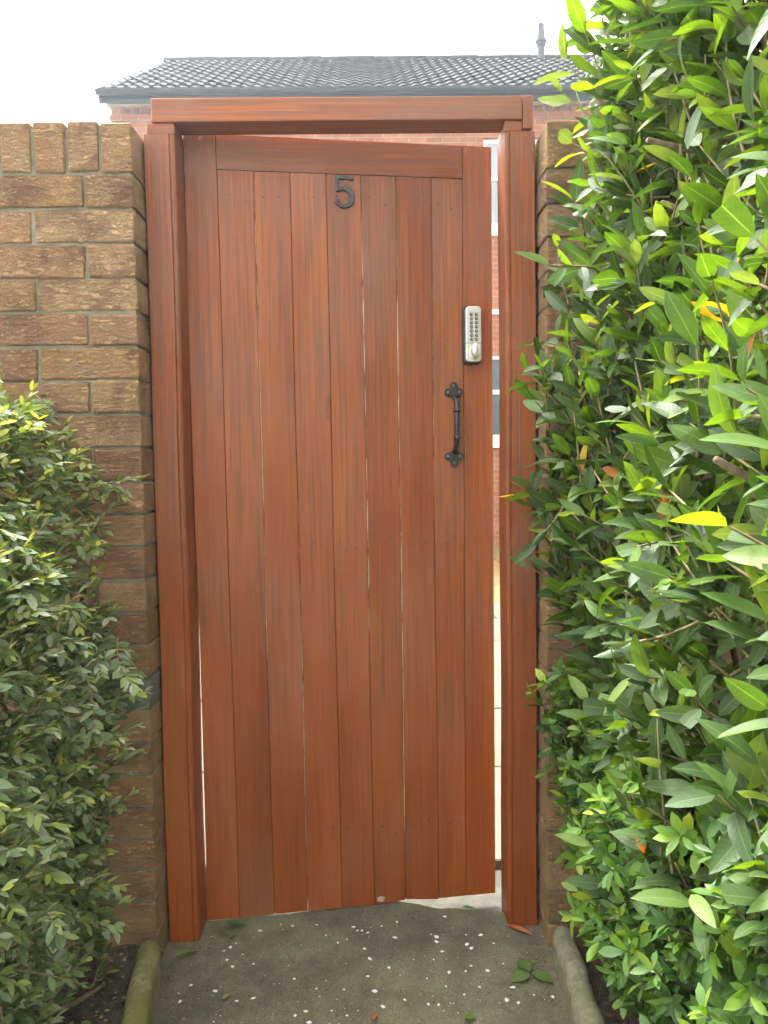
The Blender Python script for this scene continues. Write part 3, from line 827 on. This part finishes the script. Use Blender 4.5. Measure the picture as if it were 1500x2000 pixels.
class Tubes:           # many thin twigs joined in one part
    def __init__(self): self.V, self.F, self.n = [], [], 0
    def add(self, pts, r0, r1, sides=4):
        pts = np.array(pts); n = len(pts)
        for i in range(n):
            t_ = unit(pts[min(i + 1, n - 1)] - pts[max(i - 1, 0)]); a = perp(t_); b = np.cross(t_, a)
            r = r0 + (r1 - r0) * i / (n - 1)
            for k in range(sides):
                an = 2 * math.pi * k / sides; self.V.append(pts[i] + (a * math.cos(an) + b * math.sin(an)) * r)
        for i in range(n - 1):
            for k in range(sides):
                q = self.n + i * sides + k; q2 = self.n + i * sides + (k + 1) % sides
                self.F.append((q, q2, q2 + sides, q + sides))
        self.n += n * sides
    def build(self, name, mat, root):
        V = np.array(self.V) - np.array(root.location)
        o = link(name, mesh_of(name, V, self.F, mat, True), root); o['kind'] = 'stuff'; return o

def curve_pts(p, d, L, bend, n=6):
    pts = [p.copy()]; dd = unit(d)
    for k in range(n - 1):
        dd = unit(dd + bend / (n - 1)); pts.append(pts[-1] + dd * L / (n - 1))
    return np.array(pts)

def along(pts, t_):
    f_ = t_ * (len(pts) - 1); i = min(int(f_), len(pts) - 2); a = f_ - i
    return pts[i] * (1 - a) + pts[i + 1] * a, unit(pts[i + 1] - pts[i])

# ------------------------------------------------------------------ laurel hedge on the right
LAU_T = [leaf_template(7, p_laurel, .22, .14, .205), leaf_template(7, p_laurel, .15, .28, .19), leaf_template(7, p_laurel, .38, .06, .185),
         leaf_template(6, p_laurel, .18, .12, .20, trunc=.62), leaf_template(7, p_laurel, .25, -.10, .18, wave=1.0),
         leaf_template(7, p_laurel, .30, .35, .165, twist=.8, side=.08), leaf_template(7, p_laurel, .10, .18, .20, wave=.8, twist=-.6, side=-.10), leaf_template(7, p_laurel, .5, .10, .15, twist=.4, side=-.06)]
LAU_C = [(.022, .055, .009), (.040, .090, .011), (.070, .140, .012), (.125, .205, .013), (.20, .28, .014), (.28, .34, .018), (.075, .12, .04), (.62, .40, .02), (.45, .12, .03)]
prof_z = [0.0, .24, .39, .59, .77, .96, 1.05, 1.35, 1.44, 1.67, 1.81, 2.03, 2.3]
prof_x = [.52, .45, .43, .43, .405, .395, .395, .41, .435, .475, .495, .465, .50]
def lau_x(y, z):
    return float(np.interp(z, prof_z, prof_x)) + .03 * math.sin(y * 6 + z * 4) + .02 * math.sin(y * 17 - z * 13)
lau = empty('laurel_hedge', (.75, -.5, .02)); tag(lau, 'tall laurel hedge with large glossy leaves to the right of the gate', 'hedge')
LL = Leaves(); LT = Tubes()
def laurel_twig(base, d, L, young, n_leaf, smin=.040, smax=.086):
    pts = curve_pts(base, d, L, np.array([rng.normal(0, .25), rng.normal(0, .25), rng.uniform(.0, .5)]))
    LT.add(pts, .0026, .0014)
    ph = rng.uniform(0, 6.28)
    for k in range(n_leaf):
        t_ = .08 + .92 * k / (n_leaf - 1); p, dr = along(pts, min(t_, .999))
        a = perp(dr); b = np.cross(dr, a); ang = ph + k * 2.399
        rad = a * math.cos(ang) + b * math.sin(ang)
        A = R(66 - 34 * t_ + rng.normal(0, 14))
        ld = dr * math.cos(A) + rad * math.sin(A)
        ld = unit(ld + np.array([0, 0, rng.uniform(-.25, .25)]))
        nn = dr * math.sin(A) - rad * math.cos(A)          # upper face looks towards the twig tip
        nn = unit(nn + np.array([-.12, -.15, .35]) + rng.normal(0, .38, 3))
        sz = rng.uniform(smin, smax) * (1 - .25 * max(0, t_ - .75) / .25 * young)
        u = rng.random()
        if u < .006: ci = 7
        elif u < .009: ci = 8
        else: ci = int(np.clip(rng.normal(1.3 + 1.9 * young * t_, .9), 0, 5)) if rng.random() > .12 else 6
        tp = 3 if rng.random() < .11 else int(rng.choice([0, 1, 2, 4, 5, 6, 7]))
        LL.add(p + ld * .004, ld, nn, sz, tp, ci)
# shoots ending on the hedge's face over the path, its front and top
for _ in range(880):
    y = -.04 - 1.12 * rng.random() ** 1.1; z = rng.uniform(.42, 2.25)
    x = lau_x(y, z)
    if z < .62 and rng.random() < .6: continue
    S = np.array([x + rng.uniform(-.012, .05), y, z])
    d = unit(np.array([-.65 + rng.normal(0, .45), -.1 + rng.normal(0, .55), .55 + rng.normal(0, .45)]))
    if d[0] > -.15: d[0] = -.15 - .3 * abs(d[0]); d = unit(d)
    L = rng.uniform(.12, .26)
    laurel_twig(S - d * L, d, L, float(rng.random() < .55) * rng.uniform(.3, 1), int(rng.integers(7, 11)))
for _ in range(90):           # top of the hedge, shoots standing up
    y = -.04 - 1.1 * rng.random(); x = .50 + .45 * rng.random()
    z = 2.12 + .05 * math.sin(y * 9) + rng.uniform(-.1, .08)
    d = unit(np.array([rng.normal(-.2, .3), rng.normal(0, .3), 1.0])); L = rng.uniform(.16, .3)
    laurel_twig(np.array([x, y, z]) - d * L, d, L, rng.uniform(.5, 1), int(rng.integers(7, 11)))
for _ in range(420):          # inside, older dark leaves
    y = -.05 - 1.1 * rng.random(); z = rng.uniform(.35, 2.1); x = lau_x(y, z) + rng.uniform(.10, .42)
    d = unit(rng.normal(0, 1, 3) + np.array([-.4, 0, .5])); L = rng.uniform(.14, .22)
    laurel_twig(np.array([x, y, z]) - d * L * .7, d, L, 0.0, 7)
# single shoots that stand out in front of the wall and frame
for (tip, dv, L, yg, nl, s0, s1) in [((.43, -.10, 1.99), (-.6, -.05, .8), .20, 1.0, 7, .07, .10), ((.43, -.15, 2.06), (-.35, -.05, .95), .22, 1.0, 8, .07, .11), ((.40, -.10, 1.90), (-.8, -.05, .45), .18, 1.0, 7, .05, .09), ((.425, -.10, 1.80), (-.9, -.1, .35), .16, .8, 5, .06, .09),
                                     ((.385, -.08, 1.60), (-.35, -.05, .9), .12, 1.0, 3, .05, .07), ((.335, -.10, 1.25), (-.8, -.1, .35), .16, .4, 5, .07, .085),
                                     ((.330, -.06, 1.08), (-.85, 0, .1), .14, .7, 6, .055, .075), ((.345, -.06, .90), (-.8, -.1, .25), .14, .3, 5, .05, .075), ((.47, -.25, 2.15), (-.3, 0, .9), .25, 1.0, 8, .08, .12)]:
    dv = unit(np.array(dv)); laurel_twig(np.array(tip) - dv * L, dv, L, yg, nl, s0, s1)
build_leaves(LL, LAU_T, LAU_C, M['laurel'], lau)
LT.build('twigs', M['twig'], lau)
for k in range(16):
    y = -.12 - .065 * k; x0 = .72 + rng.uniform(-.06, .16)
    pts = [np.array([x0, y, .0])]
    for q in range(1, 9):
        z = q * .25; pts.append(np.array([x0 - (.02 + .012 * q) * (k % 3) * .6 + rng.normal(0, .02), y + rng.normal(0, .025), z]))
    me = tube_mesh('stem', [tuple(p - np.array(lau.location)) for p in pts], [.013 - .0012 * q for q in range(9)], M['bark'], 7)
    link('stem', me, lau)
    for q in range(2):         # side branches clipped short at the hedge face
        z = rng.uniform(.7, 2.0); pb = np.array([x0 - .04, y, z]); xe = lau_x(y, z) + rng.uniform(.03, .10)
        pe = np.array([xe, y + rng.uniform(-.12, .06), z + rng.uniform(.04, .16)])
        md = (pb + pe) / 2 + rng.normal(0, .015, 3)
        link('branch', tube_mesh('branch', [tuple(p - np.array(lau.location)) for p in (pb, md, pe)], [.007, .006, .0045], M['bark'], 6), lau)

# ------------------------------------------------------------------ low glossy shrub under the laurel
BER_T = [leaf_template(4, p_berb, .25, .10, .19), leaf_template(4, p_berb, .12, .22, .20, twist=.5), leaf_template(4, p_berb, .38, .0, .16, twist=-.5, side=.06)]
BER_C = [(.024, .066, .013), (.044, .108, .016), (.078, .175, .02), (.13, .27, .024), (.21, .36, .028), (.36, .46, .03)]
ber = empty('berberis_shrub', (.58, -.3, .02)); tag(ber, 'low shrub of small glossy leaf rosettes under the laurel beside the right edging', 'shrub')
BL = Leaves(); BT = Tubes()
bz = [0, .1, .2, .3, .45, .6, .75]; bxp = [.575, .54, .485, .43, .40, .41, .44]
def ber_x(y, z): return float(np.interp(z, bz, bxp)) + .022 * math.sin(y * 11 + z * 9) + .015 * math.sin(y * 29 - z * 17)
def rosette(p, d, n, size, young):
    a = perp(d); b = np.cross(d, a); ph = rng.uniform(0, 6.28)
    for k in range(n):
        ang = ph + k * 2.399; rad = a * math.cos(ang) + b * math.sin(ang)
        A = R(rng.uniform(45, 82) - 30 * (k / n)); ld = dr_ = d * math.cos(A) + rad * math.sin(A)
        nn = d * math.sin(A) - rad * math.cos(A) + rng.normal(0, .15, 3) + UPV * .25
        ci = int(np.clip(rng.normal(1.2 + 3.0 * young, .8), 0, 5))
        BL.add(p + d * rng.uniform(-.012, .004), ld, nn, size * rng.uniform(.65, 1.15), int(rng.integers(0, 3)), ci)
for _ in range(620):
    y = -.05 - .85 * rng.random() ** 1.15; z = .04 + .66 * rng.random(); x = ber_x(y, z) + rng.uniform(-.015, .05)
    S = np.array([x, y, z]); d = unit(np.array([-.7 + rng.normal(0, .4), -.3 + rng.normal(0, .45), .5 + rng.normal(0, .4)])); L = rng.uniform(.07, .17)
    if d[0] > -.1: d[0] = -.1 - .4 * abs(d[0]); d = unit(d)
    pts = curve_pts(S - d * L, d, L, rng.normal(0, .3, 3), 5); BT.add(pts, .0018, .0010)
    yg = rng.uniform(.4, 1) if rng.random() < .6 else rng.uniform(.1, .4)
    nodes = int(rng.integers(3, 6))
    for k in range(nodes):
        t_ = .25 + .75 * k / (nodes - 1); p, dr = along(pts, min(t_, .999))
        rosette(p, dr, int(rng.integers(5, 8)), rng.uniform(.028, .044), yg * t_)
for _ in range(150):
    y = -.05 - .85 * rng.random(); z = .03 + .6 * rng.random(); x = ber_x(y, z) + rng.uniform(.06, .3)
    rosette(np.array([x, y, z]), unit(rng.normal(0, 1, 3) + np.array([-.3, -.2, .6])), 9, .036, 0)
build_leaves(BL, BER_T, BER_C, M['berb'], ber)
BT.build('twigs', M['bark'], ber)
for k in range(9):
    y = -.1 - .085 * k; x0 = .56 + rng.uniform(-.04, .05)
    pts = [(x0, y, 0), (x0 - .02, y + rng.normal(0, .02), .15), (x0 - .05 + rng.normal(0, .02), y + rng.normal(0, .03), .32), (x0 - .07, y + rng.normal(0, .04), .5)]
    link('stem', tube_mesh('stem', [tuple(np.array(p) - np.array(ber.location)) for p in pts], [.008, .006, .005, .003], M['bark'], 6), ber)

# ------------------------------------------------------------------ small-leaved shrub on the left
BOX_T = [leaf_template(4, p_oval, .22, .10, .22), leaf_template(4, p_oval, .12, .22, .20, twist=.5), leaf_template(4, p_oval, .34, .02, .18, twist=-.5, side=.06)]
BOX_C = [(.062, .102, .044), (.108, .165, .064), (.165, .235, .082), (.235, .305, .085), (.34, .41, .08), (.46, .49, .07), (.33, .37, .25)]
shr = empty('honeysuckle_shrub', (-.82, -.4, .02)); tag(shr, 'dense small-leaved evergreen shrub with arching twigs left of the gate', 'shrub')
SLv = Leaves(); ST = Tubes()
sz_ = [0.0, .12, .22, .30, .42, .55, .70, .85, 1.0, 1.10, 1.22, 1.32, 1.42]
sxp = [-.64, -.59, -.565, -.60, -.545, -.535, -.525, -.555, -.55, -.56, -.62, -.665, -.72]
def shr_x(y, z): return float(np.interp(z, sz_, sxp)) + .03 * (y + .3) * 0 + .022 * math.sin(y * 9 + z * 13) + .014 * math.sin(y * 23 - z * 31)
def spray(base, d, L, young, size, sp=.0135, droop=-.2):
    pts = curve_pts(base, d, L, np.array([rng.normal(0, .25), rng.normal(0, .25), droop + rng.normal(0, .2)]), 7)
    ST.add(pts, .0016, .0007)
    n = int(L * .85 / sp); a0 = rng.uniform(0, 3.14)
    for k in range(n):
        t_ = .15 + .85 * k / max(1, n - 1); p, dr = along(pts, min(t_, .999))
        a = perp(dr); b = np.cross(dr, a)
        ang = (R(15) if k % 2 else R(-12)) + rng.normal(0, .45)
        for s in (-1, 1):
            rad = a * s * math.cos(ang) + b * math.sin(ang)
            A = R(58 - 22 * t_ + rng.normal(0, 10)); ld = dr * math.cos(A) + rad * math.sin(A)
            nn = b * (1 if b[2] > 0 else -1) + rng.normal(0, .28, 3) + np.array([0, -.1, .2])
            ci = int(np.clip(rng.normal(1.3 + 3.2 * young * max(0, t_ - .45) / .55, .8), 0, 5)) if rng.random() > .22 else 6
            SLv.add(p, ld, nn, size * rng.uniform(.7, 1.15) * (1 - .3 * max(0, t_ - .8) / .2), int(rng.integers(0, 3)), ci)
for _ in range(760):
    y = -.06 - .80 * rng.random(); z = .10 + 1.22 * rng.random() ** .9; x = shr_x(y, z) + rng.uniform(-.07, .0)
    d = unit(np.array([.75 + rng.normal(0, .4), -.25 + rng.normal(0, .45), .25 + rng.normal(0, .45)])); L = rng.uniform(.10, .22)
    if d[0] < .1: d[0] = .1 + .4 * abs(d[0]); d = unit(d)
    spray(np.array([x, y, z]) - d * L, d, L, rng.uniform(.5, 1) if rng.random() < .35 else rng.uniform(0, .3), rng.uniform(.029, .041))
for _ in range(150):          # face turned to the viewer on the left of the frame and the top
    z = rng.uniform(.05, 1.22); y = (-.72 if z < .5 else -.5) + rng.uniform(-.06, .08); x = rng.uniform(-1.15, -.62)
    d = unit(np.array([.3 + rng.normal(0, .5), -.7 + rng.normal(0, .3), .35 + rng.normal(0, .4)])); L = rng.uniform(.1, .22)
    spray(np.array([x, y, z]) - d * L, d, L, rng.uniform(0, .8), rng.uniform(.026, .036))
for _ in range(70):
    y = -.06 - .7 * rng.random(); x = rng.uniform(-1.1, -.74); d = unit(np.array([rng.normal(.1, .3), rng.normal(-.1, .3), 1.])); L = rng.uniform(.1, .2)
    spray(np.array([x, y, 1.34 + rng.uniform(-.08, .03)]) - d * L, d, L, rng.uniform(.4, 1), .028, droop=0)
for _ in range(230):
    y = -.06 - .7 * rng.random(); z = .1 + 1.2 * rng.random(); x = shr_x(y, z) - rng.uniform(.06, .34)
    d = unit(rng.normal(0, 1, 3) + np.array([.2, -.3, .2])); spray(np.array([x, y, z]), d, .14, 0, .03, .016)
# loose sprays that reach over the wall
for (tip, dv, L, yg, s) in [((-.475, -.12, 1.125), (1, 0, .12), .26, .6, .024), ((-.505, -.12, 1.16), (.9, -.1, .45), .2, .3, .024), ((-.50, -.14, .655), (.85, -.1, .5), .30, 1.0, .026),
                            ((-.515, -.25, .35), (1, -.1, .12), .24, 1.0, .033), ((-.53, -.3, .27), (.9, -.2, .0), .24, .5, .036), ((-.57, -.45, .20), (.8, -.4, -.15), .25, .3, .042),
                            ((-.50, -.14, .76), (.9, 0, .35), .2, .3, .025), ((-.53, -.12, .50), (.9, -.1, .1), .2, .7, .027), ((-.565, -.38, .12), (.9, -.1, -.2), .24, .2, .034)]:
    dv = unit(np.array(dv)); spray(np.array(tip) - dv * L, dv, L, yg, s)
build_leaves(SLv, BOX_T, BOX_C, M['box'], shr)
ST.build('twigs', M['twig'], shr)
for k in range(14):
    y = -.10 - .05 * k; x0 = -.86 + rng.uniform(-.08, .08)
    pts = [np.array([x0, y, .0])]
    for q in range(1, 7): pts.append(np.array([x0 + .02 * q * (k % 4) / 2 + rng.normal(0, .015), y + rng.normal(0, .02), q * .16]))
    link('stem', tube_mesh('stem', [tuple(p - np.array(shr.location)) for p in pts], [.011 - .0013 * q for q in range(7)], M['bark'], 6), shr)

# ------------------------------------------------------------------ things lying on the ground
PET = [(-0.245, 0.144), (-0.215, 0.132), (-0.153, 0.127), (-0.294, 0.119), (-0.355, 0.005), (-0.337, -0.021), (-0.29, -0.014), (-0.322, 0.026), (-0.19, -0.073), (-0.361, -0.109), (-0.307, -0.145), (-0.177, -0.19), (-0.44, -0.109), (-0.419, -0.083), (-0.138, -0.105), (-0.077, -0.115), (-0.097, 0.049), (-0.127, 0.079), (-0.061, 0.107), (-0.051, 0.092), (-0.04, 0.09), (-0.026, 0.081), (-0.033, 0.022), (-0.02, -0.018), (0.009, 0.104), (0.047, 0.117), (0.04, 0.052), (-0.025, -0.079), (0.023, -0.056), (0.007, -0.174), (-0.01, -0.128), (0.055, -0.155), (0.107, -0.094), (0.104, -0.172), (0.126, -0.176), (-0.076, 0.06), (0.127, 0.052), (0.137, 0.024), (0.139, 0.042), (0.148, -0.01), (0.126, -0.035), (0.167, 0.124), (0.211, 0.05), (0.209, 0.013), (0.218, -0.002), (0.246, 0.046), (0.272, 0.013), (0.158, -0.08), (0.195, -0.08), (0.209, -0.064), (0.243, -0.085), (0.282, -0.065), (0.218, -0.136), (0.271, -0.178), (0.294, -0.184), (0.332, -0.162), (0.37, -0.169), (0.289, -0.142), (-0.068, -0.197), (-0.146, -0.215), (-0.344, -0.208), (-0.43, -0.137), (-0.273, -0.137), (-0.345, 0.07), (-0.355, 0.053), (-0.369, 0.039), (-0.156, -0.177), (-0.101, -0.181), (0.183, -0.154), (0.147, -0.123)]
pet_me = []
for s in range(4):
    r = random.Random(s + 50); n = 8; v = [(0, 0, .0022)]
    for k in range(n):
        a = 2 * math.pi * k / n; rr = r.uniform(.65, 1.1); v.append((.0045 * rr * math.cos(a) * 1.25, .0045 * rr * math.sin(a), r.uniform(.0005, .0028)))
    pet_me.append(mesh_of('fallen_petal', v, [(0, 1 + k, 1 + (k + 1) % n) for k in range(n)], M['petal'], True))
for i, (x, y) in enumerate(PET):
    o = link('fallen_petal', pet_me[i % 4], None, (x, y, path_z(x, y) + .001), (0, 0, random.uniform(0, 6.28))); sc = random.choice((.55, .7, .8, .95, 1.15)); o.scale = (sc, sc, sc)
    tag(o, 'tiny white fallen petal lying on the dark concrete path', 'petal', 'white petals scattered on the path')

def ground_leaf(name, x, y, L, w, rz, col, label, cat='fallen leaf', curl=.25, tilt=0.0, mat=None):
    P, UVt, F = leaf_template(7, p_laurel, .25, curl, w)
    P = P.copy() * L; P[:, 2] -= P[:, 2].min() - .002
    me = attr_mesh(name, P, F, UVt, np.tile(col, (len(P), 1)), mat or M['laurel'])
    return tag(link(name, me, None, (x, y, path_z(x, y)), (tilt, 0, rz)), label, cat)
ground_leaf('fallen_leaf', -.385, .125, .058, .17, .35, (.045, .13, .03), 'dark green leaf lying at the foot of the gate beside the left post')
ground_leaf('fallen_leaf', -.395, .112, .045, .08, -.55, (.10, .14, .035), 'thin olive stalk-like leaf beside the left post under the dark green leaf')
ground_leaf('fallen_leaf', -.475, -.005, .062, .14, .75, (.17, .22, .03), 'narrow yellow-green leaf on the path beside the left edging')
ground_leaf('fallen_leaf', .315, .074, .065, .13, -.55, (.5, .12, .06), 'curled reddish brown dead leaf on the path beside the right post', curl=.1, mat=M['dead'])
ground_leaf('fallen_leaf', .215, .150, .032, .26, .2, (.08, .20, .03), 'short bright green leaf at the threshold under the gate corner')
ground_leaf('fallen_leaf', -.365, .082, .022, .2, .9, (.16, .20, .05), 'small pale olive leaf among petals near the left of the path')
ground_leaf('fallen_leaf', -.335, -.146, .024, .25, 1.2, (.40, .38, .06), 'small yellow leaf on the left of the path')
ground_leaf('fallen_leaf', -.012, -.217, .026, .25, 1.4, (.5, .18, .05), 'small orange brown leaf at the near middle of the path', mat=M['dead'])
ground_leaf('fallen_leaf', .172, -.232, .03, .3, .4, (.14, .24, .03), 'small green leaf at the near edge of the path right of the middle')
spg = empty('leaf_sprig', (.335, -.10, path_z(.335, -.1))); tag(spg, 'fallen sprig of three green leaves on the path near the right edging', 'leaf sprig')
for (dx, dy, rz, L, w_) in ((.0, .0, 1.9, .055, .28), (-.002, -.004, 3.6, .048, .36), (.004, -.004, -.55, .05, .33), (.012, .035, .6, .02, .3)):
    P, UVt, F = leaf_template(7, p_laurel, .15, .12, w_); P = P * L; P[:, 2] -= P[:, 2].min() - .003
    link('leaf', attr_mesh('leaf', P, F, UVt, np.tile((.12, .21, .045), (len(P), 1)), M['laurel']), spg, (dx, dy, 0), (0, 0, rz))

stick = [(-.80, -.30, .05), (-.70, -.24, .045), (-.63, -.20, .047), (-.585, -.155, .055)]
o = link('fallen_stick', tube_mesh('fallen_stick', stick, [.0055, .0065, .006, .004], M['bark'], 7))
tag(o, 'bent brown stick lying on the soil of the left bed', 'stick')
for k_, (x_, y_, L_, rz_, c_l, lab) in enumerate([(-.60, -.10, .03, .5, (.34, .30, .08), 'small tan leaf on the left bed close to the wall foot'), (-.575, -.27, .034, 2.4, (.15, .22, .06), 'small green leaf on the left bed beside the mossy edging')]):
    P, UVt, F = leaf_template(5, p_oval, .2, .1, .22); P = P * L_; P[:, 2] -= P[:, 2].min() - .004
    tag(link('fallen_leaf', attr_mesh('fallen_leaf', P, F, UVt, np.tile(c_l, (len(P), 1)), M['box']), None, (x_, y_, soil_z(x_, y_) + .004), (0, 0, rz_)), lab, 'fallen leaf')
# litter on the beds: bark crumbs, dry bits, tiny clods
def litter(name, xr, yr, n, zf, mat, smin, smax, seed):
    r = np.random.default_rng(seed); V, F = [], []
    for k in range(n):
        x, y = r.uniform(*xr), r.uniform(*yr); s = r.uniform(smin, smax); z = zf(x, y); a = r.uniform(0, 6.28); e = r.uniform(.3, 1)
        c, s2 = math.cos(a), math.sin(a); b = len(V)
        for (px, py, pz) in ((-1, -e, 0), (1, -e * .7, .1), (.8, e, 0), (-.9, e * .8, .15), (0, 0, .55)):
            V.append((x + (px * c - py * s2) * s, y + (px * s2 + py * c) * s, z + pz * s * 1.1))
        F += [(b, b + 1, b + 4), (b + 1, b + 2, b + 4), (b + 2, b + 3, b + 4), (b + 3, b, b + 4)]
    o = link(name, mesh_of(name, V, F, mat)); o['kind'] = 'stuff'; return o
tag(litter('soil_crumbs', (-1.2, -.53), (-.9, -.01), 1500, soil_z, M['soil'], .002, .008, 1), 'loose dark soil crumbs on the left bed', 'soil')
tag(litter('soil_crumbs', (.45, 1.1), (-.9, -.01), 1200, lambda x, y: soil_z(x, y) - .004, M['soil'], .002, .008, 2), 'loose dark soil crumbs on the right bed', 'soil')
tag(litter('dry_litter', (-1.0, -.53), (-.6, -.01), 420, soil_z, M['twig'], .002, .006, 3), 'pale dry plant litter on the left bed', 'litter')
tag(litter('petal_specks', (-.46, .40), (-.5, .14), 220, path_z, M['petal'], .0006, .0017, 8), 'fine white specks of petal scattered over the path', 'petal specks')
tag(litter('dry_litter', (.345, .405), (-.6, .14), 160, path_z, M['bark'], .0015, .005, 4), 'brown litter gathered on the path along the right edging', 'litter')
tag(litter('dry_litter', (-.49, -.40), (-.5, .12), 260, path_z, M['bark'], .0015, .005, 5), 'brown litter gathered on the path along the left edging', 'litter')

# ------------------------------------------------------------------ thin haze volume around the scene, added to fade the roof like lens glare
hz_m = bpy.data.materials.new('haze'); hz_m.use_nodes = True
hn = hz_m.node_tree.nodes; hn.remove(hn['Principled BSDF'])
pv = hn.new('ShaderNodeVolumePrincipled'); hz_m.node_tree.links.new(pv.outputs[0], hn['Material Output'].inputs['Volume'])
pv.inputs['Color'].default_value = (.80, .92, 1.0, 1); pv.inputs['Density'].default_value = HAZE; pv.inputs['Anisotropy'].default_value = .55
haze = box('haze', (-62, 62, -62, 62, -1.2, 9.2), hz_m); haze['kind'] = 'stuff'
